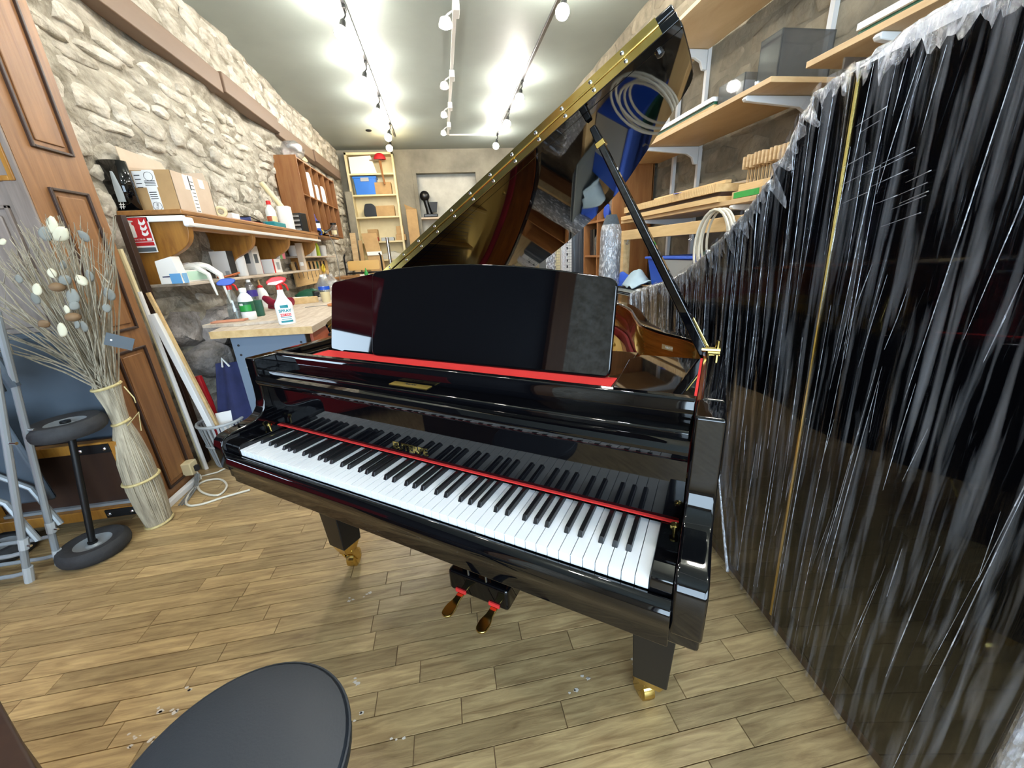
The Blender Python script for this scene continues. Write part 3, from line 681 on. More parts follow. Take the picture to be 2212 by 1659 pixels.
inn = [(x+.01, max(z-.012,.05)) for x, z in pa if x < HX-.01]+[(2.13,1.56),(2.13,.05)]
part(wp, 'case', L2(MB().prism(inn, .02, .31, 'y')), K['black'], smooth=30)
part(wp, 'skid_board', L2(MB().box(.2,2.16,.005,.33,.0,.04)), K['darkwood'], bevel=.004)
pad = MB().grid(lambda a, b: (1.60+a*.56, .165-.17*math.cos(b*PI), 1.576+.055*min(1,a*5)*math.sin(b*PI)**.6), 12, 10)
part(wp, 'foam_pad', L2(pad), K['white'], label='white padding under the film along the top')
K['film'] = thin('stretch_film', (.97,.975,.985,1), .018, .14, milk=.0, milkc=(.86,.88,.95,1), streak=(60,60,.9), bump=.35, smax=.2)
K['film_dense'] = thin('stretch_film_bunched', (.85,.86,.9,1), .2, .12, milk=.18, milkc=(.94,.95,1,1), streak=(80,80,26), bump=1, smax=.95)
rf = random.Random(21)
def fy(x, z):       # wrinkled sheet a little in front of the lid
    w = .5+.5*noise.noise((x*16+z*.8, z*.7, 3)); k = .5+.5*noise.noise((x*45+z*2, z*1.6, 8))
    return -.008-.012*w*w-.006*k
film = MB().grid(lambda a, b: (.2+1.965*a, fy(.2+1.965*a, b*ZT(.2+1.965*a)), .012+b*(ZT(max(.222,.2+1.965*a))+.006-.012)), 260, 40)
fo = part(wp, 'stretch_film', L2(film), K['film'], smooth=80)
# bunched film rolled over the curved upper edge
def over(a, b):
    i = min(int(a*(len(topc)-1)), len(topc)-2); t = a*(len(topc)-1)-i; p = topc[i].lerp(topc[i+1], t)
    tg = (topc[i+1]-topc[i]).normalized(); nx, nz = -tg.y, tg.x
    lift = .006+.007*noise.noise((p.x*14, b*6, 1))+.045*max(0,min(1,(p.x-1.6)*6))*math.sin(b*PI)
    dn = -(.05 if p.x > 1.5 else .085)*max(0,(.25-b)/.25)*(.7+1.1*noise.noise((p.x*46,0,4))+.4*noise.noise((p.x*120,0,7)))
    return (p.x+nx*(lift+dn), -.012+.32*max(0,(b-.2)/.8)+.004*noise.noise((p.x*30,b*9,2)), p.y+nz*(lift+dn))
part(fo, 'film_edge', L2(MB().grid(over, 520, 18)), K['film_dense'], smooth=80)
# pulled folds
fold = MB()
for k in range(150):
    x = rf.uniform(.28,2.14); zt = ZT(x)
    full = rf.random()
    z1 = zt-rf.uniform(.0,.06) if full < .35 else rf.uniform(.3,.95)*zt
    z0 = max(.02, z1-rf.choice((.12,.2,.35,.6,.9))*rf.uniform(.6,1.2)); dx = rf.uniform(-.012,.02)+(.05 if x > 1.75 else 0)*(z1-z0)
    r0 = rf.uniform(.0003,.0010)
    fold.tube([(x, fy(x,z1)-.003, z1),(x-dx*.5, fy(x-dx*.5,(z0+z1)/2)-.003,(z0+z1)/2),(x-dx, fy(x-dx,z0)-.003, z0)], [r0*.3,r0,r0*.3], 4, False)
for k in range(14):             # slanting pulls near the top
    x = rf.uniform(1.63,1.78); z = rf.uniform(1.22,1.5); l = rf.uniform(.03,.09)
    fold.tube([(x,fy(x,z)-.003,z),(x+l,fy(x+l,z+l*.28)-.003,z+l*.28)], [.0004,.0010], 4, False)
part(fo, 'film_folds', L2(fold), K['film_dense'], kind='stuff')
# loose gathers: tail corner and foot
for (x0,z0,x1,z1,rr) in ((.30,.99,.42,.03,.016),(.38,1.0,.50,.2,.007),(.47,1.02,.55,.3,.006),(1.28,.42,1.40,.02,.006),(1.30,.40,1.22,.12,.003)):
    part(fo, 'film_gather', L2(MB().tube([(x0,-.02,z0),((x0+x1)/2+.01,-.026,(z0+z1)/2),(x1,-.02,z1)], [rr*.4,rr*.7,rr], 7)), K['film_dense'])
part(wp, 'film_roll_edge', L2(MB().tube([(2.165,.02,.01),(2.168,.015,.8),(2.165,.02,1.57)], .022, 10)), K['film_dense'], label='pale thick roll of film down the keyboard end')
# ================================================================ left side: wall shelf, bench and what stands on them
ZS, XS = 1.60, -1.50
Y1, Y2 = 2.80, 6.9
sh = thing('wall_shelf', 'long oak wall shelf on carved corbels under the beam', 'shelf', (XL+.02, Y1, 0))
def SL(mb): return mb.sh(-(XL+.02), -Y1, 0)
part(sh, 'board', SL(MB().box(XL-.02, XS, Y1, 5.55, ZS-.028, ZS)), K['oakshelf'], bevel=.008, seg=3)
part(sh, 'cornice', SL(MB().prism([(XS-.045,ZS-.115),(XS-.02,ZS-.11),(XS-.012,ZS-.085),(XS-.004,ZS-.06),(XS-.004,ZS-.03),(XS-.045,ZS-.03)], Y1+.05, 5.5, 'y')), K['oakshelf'], bevel=.003)
part(sh, 'far_board', SL(MB().box(XL-.02, -1.58, 5.55, Y2, ZS-.022, ZS+.005)), K['oakshelf'], bevel=.004)
cp = [(0,0),(.33,0),(.345,-.03),(.345,-.10),(.325,-.155),(.275,-.20),(.205,-.235),(.165,-.265),(.145,-.31),(.135,-.36),(.12,-.395),(.09,-.41),(0,-.41)]
cme = MB().prism(catmull([(a,b) for a,b in cp[1:-1]],3)[0:1] and [(0,0)]+[(q.x,q.y) for q in catmull(cp[1:-1],3)]+[(0,-.41)], -.025, .025, 'y').mesh('corbel', K['corbel'], 35)
for u in (397,535,612,668):
    yy = atx(u, 500, -1.53).y+.03
    o = part(sh, 'corbel', cme, None, bevel=.006); o.location = (-.02, yy-Y1, ZS-.03)
ls = one('lower_shelf', 'thin oak shelf below the corbels holding boxes and gloves', 'shelf', MB().box(-.14,.14,0,2.72,-.018,0), K['benchtop'], loc=(XL+.15,Y1-.03,1.178), bevel=.003)
tl_ = thing('tube_light', 'white plastic strip light under the end of the wall shelf', 'lamp', (XL+.02, Y1+.012, ZS-.045))
part(tl_, 'housing', MB().box(0,.33,-.02,.012,-.022,0.01), K['white'], bevel=.004)
part(tl_, 'end_cap', MB().box(.32,.352,-.022,.05,-.055,0.0), K['white'], bevel=.012)
part(tl_, 'long_housing', MB().box(.325,.35,.04,2.7,-.052,-.03), K['white_metal'], bevel=.003)
# fire sign on the first corbel
fy0 = aty(300, 500, 2.80); c0 = atx(397,500,-1.53).y
sg = thing('extinguisher_sign', 'red and white fire extinguisher sign on the first corbel', 'sign', (-1.826, 2.796, 1.437))
part(sg, 'backing', MB().box(0,.185,-.004,0,-.11,.19), K['white'])
part(sg, 'red_field', MB().box(.007,.178,-.0055,-.004,-.015,.183), K['signred'])
part(sg, 'red_band', MB().box(.007,.178,-.0055,-.004,-.052,-.022), K['signred'])
part(sg, 'grey_band', MB().box(.007,.178,-.0055,-.004,-.103,-.068), K['signgrey'])
ex_ = MB().prism(rounded([(.035,.02),(.075,.02),(.075,.125),(.035,.125)],.012,4), -.007,-.0055,'y').prism([(.047,.125),(.063,.125),(.063,.15),(.047,.15)],-.007,-.0055,'y').prism([(.028,.145),(.078,.15),(.078,.16),(.045,.165),(.028,.155)],-.007,-.0055,'y').prism([(.02,.10),(.026,.10),(.034,.15),(.028,.152)],-.007,-.0055,'y')
part(sg, 'extinguisher_symbol', ex_, K['white'])
fl_ = MB()
for k in range(3):
    z = .03+k*.045; fl_.prism([(.115,z+.012),(.13,z),(.15,z+.004),(.165,z+.02),(.162,z+.05),(.15,z+.03),(.14,z+.022),(.128,z+.03),(.122,z+.055)], -.007,-.0055,'y')
part(sg, 'flame_symbol', fl_, K['white'])
text('EXTINCTEUR', .018, K['white'], sg, 'lettering', frame((.072,-.0062,.002),(1,0,0),(0,0,1)), .0004)
part(sg, 'number_box', MB().box(.138,.172,-.007,-.0055,-.010,.012), K['white'])
part(sg, 'white_line', MB().box(.01,.175,-.007,-.004,-.064,-.057), K['paper'])
text('N\u00b0', .02, K['white'], sg, 'small_print', frame((.03,-.0062,-.086),(1,0,0),(0,0,1)), .0004)
sg.scale = (.74,1,.66)
# big carton and black sleeve on the shelf
bx = thing('cardboard_carton', 'open cardboard carton with black and white printed tape on the wall shelf', 'carton', (-1.695, 2.94, ZS))
cw, cl, ch = .24, .42, .235
bm_ = MB().box(-cw/2,cw/2,0,.005,0,ch).box(-cw/2,cw/2,cl-.005,cl,0,ch).box(-cw/2,-cw/2+.005,0,cl,0,ch).box(cw/2-.005,cw/2,0,cl,0,ch).box(-cw/2,cw/2,0,cl,0,.005)
part(bx, 'body', bm_, K['card_pale'])
part(bx, 'end_face', MB().box(-cw/2,cw/2,-.002,0,0,ch), K['card'])
part(bx, 'flap', MB().hexa([(-cw/2,0,ch),(cw/2,0,ch),(cw/2,.004,ch),(-cw/2,.004,ch)],[(-cw/2+.01,.02,ch+.02),(cw/2-.01,.1,ch+.006),(cw/2-.01,.104,ch+.006),(-cw/2+.01,.024,ch+.02)]), K['card_pale'])
part(bx, 'flap', MB().hexa([(-cw/2,.0,ch),(-cw/2+.004,.0,ch),(-cw/2+.004,cl,ch),(-cw/2,cl,ch)],[(-cw/2-.012,.01,ch+.13),(-cw/2-.008,.01,ch+.13),(-cw/2-.008,cl-.02,ch+.12),(-cw/2-.012,cl-.02,ch+.12)]), K['card_pale'])
part(bx, 'flap', MB().hexa([(-cw/2+.02,cl-.004,ch),(cw/2-.01,cl-.004,ch),(cw/2-.01,cl,ch),(-cw/2+.02,cl,ch)],[(-cw/2+.02,cl+.02,ch+.06),(cw/2-.03,cl+.02,ch+.06),(cw/2-.03,cl+.024,ch+.06),(-cw/2+.02,cl+.024,ch+.06)]), K['card_pale'])
tp = part(bx, 'tape', MB().box(-.028,.028,-.0035,-.002,0,ch).box(-.085,.035,-.003,-.002,ch-.095,ch-.005), K['white'])
tb = MB()
for k in range(4): tb.box(-.022,.018,-.0045,-.0035,.075+k*.012,.079+k*.012).box(-.075,-.045,-.0045,-.0035,ch-.03-k*.022,ch-.026-k*.022).box(-.03,.028,-.0045,-.0035,ch-.085+k*.008,ch-.082+k*.008)
part(tp, 'bar_print', tb, K['ink'], kind='stuff')
rg = MB()
for cz in (.035, ch-.035): rg.tube([(.0+.024*math.cos(t*PI/9),-.0042,cz+.024*math.sin(t*PI/9)) for t in range(19)], .0012, 4, False)
part(tp, 'ring_print', rg, K['ink'])
text('CUBE', .015, K['ink'], tp, 'tape_lettering', frame((0,-.004,.035),(.3,0,1),(-1,0,.3)), .0003)
t2 = part(bx, 'tape', MB().box(cw/2,cw/2+.002,.17,.225,0,ch).box(cw/2,cw/2+.002,.12,.18,ch-.09,ch-.005).box(cw/2,cw/2+.002,.29,.345,ch-.06,ch-.005), K['white'])
tb = MB()
for k in range(9): tb.box(cw/2+.002,cw/2+.003,.18,.215,.02+k*.022,.024+k*.022)
part(t2, 'bar_print', tb, K['ink'], kind='stuff')
sl = thing('black_sleeve', 'glossy black curved plastic sleeve printed with a white bottle, beside the carton', 'sleeve', (-1.825, 2.875, ZS))
cy_ = MB().grid(lambda a, b: (.075*math.cos(PI*1.15+a*PI*1.5)*(1-.08*b), .05*math.sin(PI*1.15+a*PI*1.5), b*.27), 18, 2)
part(sl, 'sheet', cy_, K['black'], solid=.002)
part(sl, 'tail_flap', MB().hexa([(-.075,-.012,.2),(-.07,-.012,.2),(-.07,-.008,.2),(-.075,-.008,.2)],[(-.13,-.02,.27),(-.06,-.02,.27),(-.06,-.016,.27),(-.13,-.016,.27)]), K['black'])
part(sl, 'bottle_print', MB().grid(lambda a, b: (.012+(a-.5)*.05*(.35+.65*min(1,max(0,(1-b)*1.6))), -.052+.012*((a-.5)*1.2)**2, .05+b*.16), 8, 10), mat('print_grey', s(170,178,182), .3))
text('#', .05, K['white'], sl, 'hash_print', frame((.012,-.0525,.03),(1,0,0),(0,0,1)), .0004)
part(sl, 'foot_sheet', MB().box(-.085,.08,-.065,.05,0,.003), K['black'])
def bottle(name, label, loc, prof, m, cap=None, capprof=None, n=18, labels=(), sx=1, sy=1, rz=0):
    t = thing(name, label, 'bottle', loc, rz); part(t, 'body', MB().lathe(prof, n=n, sx=sx, sy=sy), m)
    if cap: part(t, 'cap', MB().lathe(capprof, n=14), cap)
    for (r, z0, z1, lm_, *rest) in labels:
        part(t, 'label_band', MB().lathe([(r,z0),(r,z1)], n=n, sx=sx, sy=sy), lm_) if not rest else part(t, 'label_band', MB().grid(lambda a, b: (r*sx*math.cos(rest[0]+a*rest[1]), r*sy*math.sin(rest[0]+a*rest[1]), z0+b*(z1-z0)), 10, 1), lm_)
    return t
def on(u, v, x): p = atx(u, v, x); return p.y
BT = [(.001,0),(.036,0),(.04,.006),(.04,.13),(.037,.15),(.02,.178),(.014,.185),(.014,.2)]
bottle('solvent_bottle', 'white bottle with red cap and orange label on the wall shelf', (-1.66, on(587,470,-1.66), ZS), [(r*1.15,z*1.2) for r,z in BT], K['white'], K['red'], [(.019,.23),(.021,.23),(.021,.262),(.018,.266),(.001,.266)], labels=((.0467,.02,.12,mat('cream_label', s(222,206,160), .5)),(.0472,.05,.12,K['orange'],-2.3,1.1)))
tr = thing('paper_towel_roll', 'white roll of wipes with a pale tube leaning out of it, on the wall shelf', 'roll', (-1.60, on(620,482,-1.6), ZS))
part(tr, 'roll', MB().prism(rounded([(-.06,-.06),(.06,-.06),(.06,.06),(-.06,.06)],.03,4), 0, .235), K['paper'], bevel=.006)
part(tr, 'tube', MB().cyl((0,.02,.2),(-.17,.03,.47),.026,n=14), K['cream'])
dw = thing('drawer_organiser', 'black organiser with clear drawers at the corner of the wall shelf', 'organiser', (-1.62, on(655,487,-1.55), ZS), math.radians(-12))
part(dw, 'body', MB().box(-.1,.1,-.065,.065,0,.2), K['black_dull'], bevel=.003)
for k in range(4):
    d_ = part(dw, 'drawer', MB().box(.02 if 0 else -.085,.09,-.08,-.064,.012+k*.047,.05+k*.047), K['acrylic'], bevel=.003)
    part(d_, 'drawer_front', MB().box(-.08,.085,-.076,-.07,.016+k*.047,.034+k*.047), K['paper'])
    part(d_, 'drawer_pull', MB().box(-.02,.02,-.086,-.08,.03+k*.047,.036+k*.047), K['acrylic'])
bottle('glue_bottle', 'blue glue bottle with black shoulder and purple nozzle on the wall shelf', (-1.60, on(680,482,-1.6)+.05, ZS), [(.001,0),(.048,0),(.05,.008),(.05,.15),(.046,.17),(.03,.18)], K['blue'], K['purple'], [(.022,.18),(.022,.2),(.012,.215),(.008,.25),(.003,.265)], labels=((.0506,.085,.145,K['white']),(.0508,.15,.172,K['black_dull'])))
bottle('marker_bottle', 'small red and white bottle beside the blue glue bottle', (-1.66, on(669,480,-1.66)+.05, ZS), [(.001,0),(.02,0),(.02,.12),(.012,.135)], K['white'], K['red'], [(.014,.135),(.014,.16),(.006,.175),(.001,.178)], labels=((.0205,.03,.08,K['red']),))
one('teal_case', 'flat teal tool case lying on the wall shelf', 'case', MB().box(-.08,.08,-.14,.14,0,.045), K['teal'], loc=(-1.60, on(590,478,-1.6)-.05, ZS), bevel=.008)
one('tape_roll', 'pale roll of tape standing on the wall shelf beside the carton', 'tape', MB().tube([(.03*math.cos(t*PI/9),0,.03+.03*math.sin(t*PI/9)) for t in range(19)], .012, 8), K['cream'], loc=(-1.56, on(466,450,-1.56)+.06, ZS+.012), rz=.5)
t = thing('safety_glasses', 'blue tinted safety glasses on the wall shelf', 'glasses', (-1.62, on(520,455,-1.62), ZS))
part(t, 'lens', MB().grid(lambda a, b: (-.06+.12*a, .03*math.cos((a-.5)*3), .005+.045*b), 10, 2), mat('tinted_lens', s(70,84,140), .1), solid=.002)
part(t, 'frame', MB().tube([(-.06,.01,.05),(-.03,.03,.055),(.03,.03,.055),(.06,.01,.05),(.065,.14,.03)], .005, 6).tube([(-.06,.01,.05),(-.06,.15,.03)], .004, 6), K['black_dull'])
one('phone_box', 'small white box standing on the wall shelf', 'box', MB().box(-.03,.03,-.06,.06,0,.055), K['paper'], loc=(-1.60,on(498,455,-1.6),ZS), bevel=.002)
one('cable_heap', 'black cable heap with a strap on the wall shelf', 'cable', MB().tube([(.05*math.cos(k*.7)*(1+.2*math.sin(k)), .07*math.sin(k*.7)+.004*k, .012+.012*(k%3)) for k in range(26)], .008, 6), K['black_dull'], loc=(-1.63,on(545,462,-1.63),ZS))
one('ruler', 'orange wooden ruler lying near the front of the wall shelf', 'ruler', MB().box(-.018,.018,-.25,.25,0,.004), K['orange'], loc=(-1.53,on(530,470,-1.53),ZS), rz=-.03)
t = thing('clamp_lamp', 'black clamp lamp with a trailing cord at the far end of the wall shelf', 'lamp', (-1.58, on(690,492,-1.58), ZS))
part(t, 'body', MB().tube([(0,-.1,.03),(0,.06,.045),(.03,.16,.06)], [.03,.028,.02], 10), K['black_dull'])
part(t, 'collar', MB().cyl((0,.03,.044),(.0,.06,.047),.032), K['yellow'])
part(t, 'arm', MB().tube([(.02,.1,.03),(.08,.2,.08),(.10,.28,.13)], [.022,.012,.005], 8), K['black_dull'])
part(t, 'cord', MB().tube([(.03,-.02,.05),(.10,.0,.02),(.13,.02,-.1),(.14,.04,-.3),(.13,.06,-.52),(.12,.05,-.62)], .004, 6), K['greycable'])
# pigeon-hole rack
RX, RY0, RY1, RZ0, RZ1 = -1.57, 5.50, 7.2, 1.63, 2.47
rk = thing('pigeonhole_rack', 'brown wooden pigeonhole rack with bottles standing above the far end of the wall shelf', 'rack', (XL, RY0, ZS+.006))
RK = lambda mb: mb.sh(-XL, -RY0, -ZS-.006)
part(rk, 'side_panel', RK(MB().box(XL+.01,RX,RY0,RY0+.02,ZS+.006,RZ1)), K['brownply'])
part(rk, 'side_panel', RK(MB().box(XL+.01,RX,RY1-.02,RY1,ZS+.006,RZ1)), K['brownply'])
part(rk, 'back_panel', RK(MB().box(XL+.005,XL+.018,RY0,RY1,ZS+.02,RZ1)), K['brownply'])
for z in (RZ1-.018, 2.06, RZ0): part(rk, 'shelf_board', RK(MB().box(XL+.01,RX-.002,RY0+.02,RY1-.02,z-.012,z)), K['brownply'])
for k in range(1,6):
    yy = RY0+k*(RY1-RY0)/6
    part(rk, 'divider', RK(MB().box(XL+.02,RX-.004,yy-.006,yy+.006,RZ0,2.048)), K['brownply'])
    part(rk, 'divider', RK(MB().box(XL+.02,RX-.004,yy-.006,yy+.006,2.06,RZ1-.03)), K['brownply'])
cell = (RY1-RY0)/6
def jug(label, y, z, m, h=.26, w=.075):
    t = thing('plastic_jug', label, 'jug', (-1.625, y, z))
    part(t, 'body', MB().prism(rounded([(-w,0),(w,0),(w,h*.78),(w*.45,h),(-w*.2,h),(-w,h*.82)],.02,4), -.05,.05,'x'), m, bevel=.012)
    part(t, 'cap', MB().cyl((0,-w*-.1,h-.004),(0,w*.1,h+.025),.016,n=10), K['white'])
    part(t, 'print', MB().box(.05,.052,-w*.5,w*.5,h*.2,h*.5), mat('jug_print', s(190,200,212), .5))
jug('tall white plastic jug in the second upper pigeonhole', RY0+cell*1.45, 2.06, K['white'], .30)
jug('small white plastic jug in the third upper pigeonhole', RY0+cell*2.5, 2.06, K['white'], .2, .05)
jug('squat white canister in the fourth upper pigeonhole', RY0+cell*3.45, 2.06, K['white'], .22, .1)
bottle('clear_jar', 'clear jar with a pale label at the near lower corner of the rack', (-1.55, on(716,490,-1.58), ZS+.006), [(.001,0),(.05,0),(.052,.01),(.052,.15),(.04,.17)], K['glass'], K['iron'], [(.043,.17),(.043,.195),(.001,.197)], labels=((.0526,.03,.09,K['cream'],-2.2,1.5),))
one('ceramic_cup', 'small white cup in the last upper pigeonhole', 'cup', MB().lathe([(.03,0),(.036,.06),(.033,.06),(.027,.006),(.001,.006)]), K['white'], loc=(-1.66,RY0+cell*5.5,2.06))
t = thing('desk_fan', 'white disc-shaped reflector lamp lying on top of the pigeonhole rack', 'lamp', (-1.66, RY0+cell*1.9, RZ1-.018))
part(t, 'dish', MB().lathe([(.001,.02),(.05,.022),(.1,.04),(.11,.05),(.112,.044),(.1,.03),(.05,.008),(.001,.0)], n=20).xf(Matrix.Rotation(1.2,4,'Z') @ Matrix.Rotation(.9,4,'X')).xf(Matrix.Scale(.62,4)).sh(0,0,.08), K['cream'])
part(t, 'stem', MB().tube([(0,0,.005),(.0,.01,.04),(0,.0,.08)], .010, 8), K['steel'])
one('plastic_bag', 'crumpled clear plastic bag on top of the pigeonhole rack', 'bag', MB().grid(lambda a, b: (.12*math.sin(b*PI)*math.cos(a*2*PI)*(1+.25*noise.noise((a*7,b*5,1))), .2*math.sin(b*PI)*math.sin(a*2*PI)*(1+.25*noise.noise((a*7,b*5,2))), .1-.1*math.cos(b*PI)*(1+.2*noise.noise((a*9,b*5,4)))), 20, 10), K['bag'], loc=(-1.65,RY0+cell*.75,RZ1-.014))
one('grey_bundle', 'bundle of grey metal strip on top of the rack beyond the reflector lamp', 'bundle', MB().tube([(.02*math.sin(k*1.9),.0+.016*k,.03+.025*math.cos(k*2.3)) for k in range(24)], .014, 6), K['steel'], loc=(-1.66,RY0+cell*2.5,RZ1-.015))
# lower shelf load
ZL = 1.178
t = thing('tissue_box', 'pale blue and white tissue box on the lower shelf', 'box', (-1.62, on(374,610,-1.60)+.06, ZL), .12)
t.scale = (.74,.8,.78)
part(t, 'carton', MB().hexa([(-.075,-.06,0),(.075,-.06,0),(.075,.06,0),(-.075,.06,0)],[(-.07,-.06,.17),(.05,-.06,.2),(.05,.06,.2),(-.07,.06,.17)]), K['paper'], bevel=.003)
part(t, 'blue_print', MB().box(.0,.0755,-.0612,-.06,.0,.075), mat('light_blue', s(96,160,214), .5))
part(t, 'blue_label', MB().box(-.05,.0,-.0612,-.06,.05,.058), K['navy'])
part(t, 'blue_side', MB().box(.0735,.0765,-.03,.04,.0,.075), mat('light_blue2', s(120,176,222), .5))
t = thing('glove_box', 'lime and white glove box with white gloves spilling over the lower shelf edge', 'box', (-1.67, on(410,600,-1.66), ZL))
part(t, 'carton', MB().box(-.06,.06,-.12,.12,0,.075), K['paper'], bevel=.003)
part(t, 'lime_disc', MB().lathe([(.001,0),(.033,0),(.033,.002),(.001,.002)], (-.03,-.12,.036), 16, 'y'), K['lime'])
part(t, 'mint_print', MB().box(.06,.0615,-.1,.1,.01,.065), mat('mint', s(190,226,206), .5))
gv = MB()
for k, (dx, dy, l) in enumerate(((.05,-.02,.1),(.09,.04,.14),(.07,.09,.12),(.1,.02,.16))):
    gv.tube([(-.02,dy,.085),(dx*.6,dy+.02,.1),(dx,dy+.04,.09),(dx+.06,dy+.05,.06-l*.2),(dx+.085,dy+.04,-l)], [.026,.022,.018,.014,.006], 7)
part(t, 'gloves', gv, mat('white_glove', s(232,230,222), .8), label='white cotton gloves')
def sbox(name, label, cat, u, v, d, m, x=-1.72, rz=0, z=ZL, decor=()):
    p = atx(u, v, x); t = thing(name, label, cat, (x, p.y, z), rz); part(t, 'carton', MB().box(-d[0]/2,d[0]/2,-d[1]/2,d[1]/2,0,d[2]), m, bevel=.002)
    for nm, b, mm in decor: part(t, nm, MB().box(*b), mm)
    return t
sbox('filter_box', 'white box with barcode behind the second corbel', 'box', 489,590,(.12,.1,.2),K['paper'], decor=(('barcode',(.02,.05,-.0515,-.05,.02,.05),K['greyplastic']),('black_edge',(.0605,.062,-.05,.05,0,.2),K['ink'])))
bottle('white_jerrycan', 'white plastic bottle without label between the corbels', (-1.69, on(522,588,-1.69), ZL), [(.001,0),(.055,0),(.058,.01),(.058,.16),(.03,.215),(.022,.25)], K['white'], K['white'], [(.024,.25),(.024,.275),(.001,.277)], sx=.8)
sbox('part_box', 'white and black printed box behind the white plastic bottle', 'box', 545,580,(.12,.14,.25),K['paper'],x=-1.76, decor=(('picture',(.0605,.062,-.05,.02,.1,.18),K['signgrey']),('picture',(-.03,.03,-.0715,-.07,.1,.19),K['signgrey']),('yellow_label',(-.05,-.03,-.0715,-.07,.1,.16),K['yellow'])))
sbox('red_white_box', 'white box with red stripe lying before the third corbel', 'box', 585,582,(.14,.2,.13),K['paper'],x=-1.70, decor=(('red_stripe',(-.07,-.03,-.1015,-.1,0,.13),K['red']),('red_edge',(.0705,.072,-.1,-.07,0,.13),K['red']),('grey_disc',(.0705,.072,-.02,.05,.03,.1),K['greyplastic'])))
sbox('medicine_box', 'pink and green box stacked above the red striped box', 'box', 597,545,(.1,.16,.11),K['paper'],x=-1.70,z=ZL+.131, decor=(('pink_print',(.0505,.052,.0,.07,.0,.07),mat('pink', s(228,120,140), .5)),('green_print',(.0505,.052,-.07,-.01,.0,.06),mat('leaf_green', s(120,170,100), .5)),('red_stripe',(-.05,-.02,-.0815,-.08,0,.11),K['red'])))
t = thing('copper_tubes', 'short copper tubes lying on the lower shelf by the second corbel', 'tubes', (-1.66, on(500,588,-1.66)-.1, ZL))
for k in range(3): part(t, 'tube', MB().cyl((-.03+k*.02,-.06,.008),(.02+k*.02,.09,.012+.01*k),.007,n=8), mat('copper', s(190,110,70), .3, metal=.6))
sbox('cardboard_sleeve', 'tall cardboard sleeve leaning at the last corbel', 'box', 655,575,(.06,.07,.30),K['card_pale'],x=-1.62, decor=(('label',(-.015,.02,-.0362,-.035,.05,.09),K['paper']),))
# far small tool shelf with tool board
ts = thing('tool_shelf', 'small white shelf with cups above the hanging tool board', 'shelf', (XL+.02, 5.15, 1.32))
part(ts, 'board', MB().box(-.04,.16,0,1.75,0,.02), K['benchtop'], bevel=.003)
tb_ = thing('tool_board', 'pale wooden board hung with tools under the small shelf', 'board', (XL+.06, 5.2, .98))
part(tb_, 'panel', MB().box(0,.02,0,1.5,0,.3), K['pine_y'], bevel=.003)
rt = random.Random(4)
for k in range(8):
    tt = thing('hand_tool', ('small screwdriver with dark handle hanging on the tool board', 'thin steel rasp hanging on the tool board')[k%2], 'tool', (XL+.09, 5.28+k*.17, 1.27), 0, 'tools hung on the tool board')
    tt['label'] = ('small screwdriver','thin steel rasp')[k%2] + ' hung on the tool board, ' + ('first','second','third','fourth','fifth','sixth','seventh','eighth')[k] + ' tool from its near edge'
    part(tt, 'handle', MB().tube([(0,0,0),(0,.005,-.05),(0,.01,-.1)], [.01,.013,.009], 8), (K['darkwood'],K['black_dull'],K['dgreen'])[k%3])
    part(tt, 'blade', MB().cyl((0,.01,-.1),(0,.02+rt.uniform(-.01,.02),-.1-rt.uniform(.08,.18)),.004,n=6), K['steel'])
one('yellow_tape', 'yellow roll of tape hung on the tool board', 'tape', MB().tube([(0,.05*math.cos(k*PI/9),.05*math.sin(k*PI/9)) for k in range(19)], .014, 8), K['yellow'], loc=(XL+.1, 6.35, 1.17))
for k, (dy, m, h) in enumerate(((.1,K['white'],.12),(.38,K['brownply'],.15),(.6,K['greyplastic'],.17),(.85,K['white'],.14),(1.1,K['lime'],.18),(1.35,K['white'],.15))):
    one('storage_pot', ('white pot with dark spots at the near end of the small shelf','brown cup on the small shelf','grey plastic tub on the small shelf','plain white beaker on the small shelf','lime green glue tube on the small shelf','white twisted nozzle bottle on the small shelf')[k], 'pot',
        MB().lathe([(.001,0),(.045,0),(.055,h),(.05,h),(.042,.01),(.001,.01)] if k != 4 else [(.001,0),(.03,0),(.026,h*.7),(.008,h),(.001,h)], n=14), m, loc=(XL+.1, 5.15+dy, 1.34))
# ---------------------------------------------------------------- bench
ZB = .90
bn = thing('workbench', 'workbench with thick pale plank top and blue grey steel end panel', 'workbench', (-.9, 2.45, 0))
BN = lambda mb: mb.sh(.9, -2.45, 0)
part(bn, 'top', BN(MB().prism([(-.80,2.43),(-1.40,2.52),(-1.44,2.85),(-1.56,3.3),(-1.70,4.0),(-1.72,6.2),(-.80,6.2)], ZB-.042, ZB)), K['benchtop'], bevel=.004)
part(bn, 'top_edge', BN(MB().hexa([(-.80,2.425,ZB-.042),(-.80,2.43,ZB-.042),(-1.40,2.52,ZB-.042),(-1.40,2.515,ZB-.042)],[(-.80,2.425,ZB),(-.80,2.43,ZB),(-1.40,2.52,ZB),(-1.40,2.515,ZB)])), K['pine_y'])
ep = part(bn, 'end_panel', BN(MB().hexa([(-1.32,2.56,0),(-.87,2.49,0),(-.87,2.51,0),(-1.32,2.58,0)],[(-1.32,2.56,ZB-.042),(-.87,2.49,ZB-.042),(-.87,2.51,ZB-.042),(-1.32,2.58,ZB-.042)])), K['bluesteel'], bevel=.004)
for x, z in ((-1.28,.80),(-1.28,.74),(-1.26,.66),(-.9,.8)): part(ep, 'hole', BN(MB().lathe([(.001,0),(.007,0),(.007,.002)], (x,2.4885+(-.87-x)*.1556,z), 10, 'y')), K['ink'] if x < -1.27 or x > -1 else K['white'])
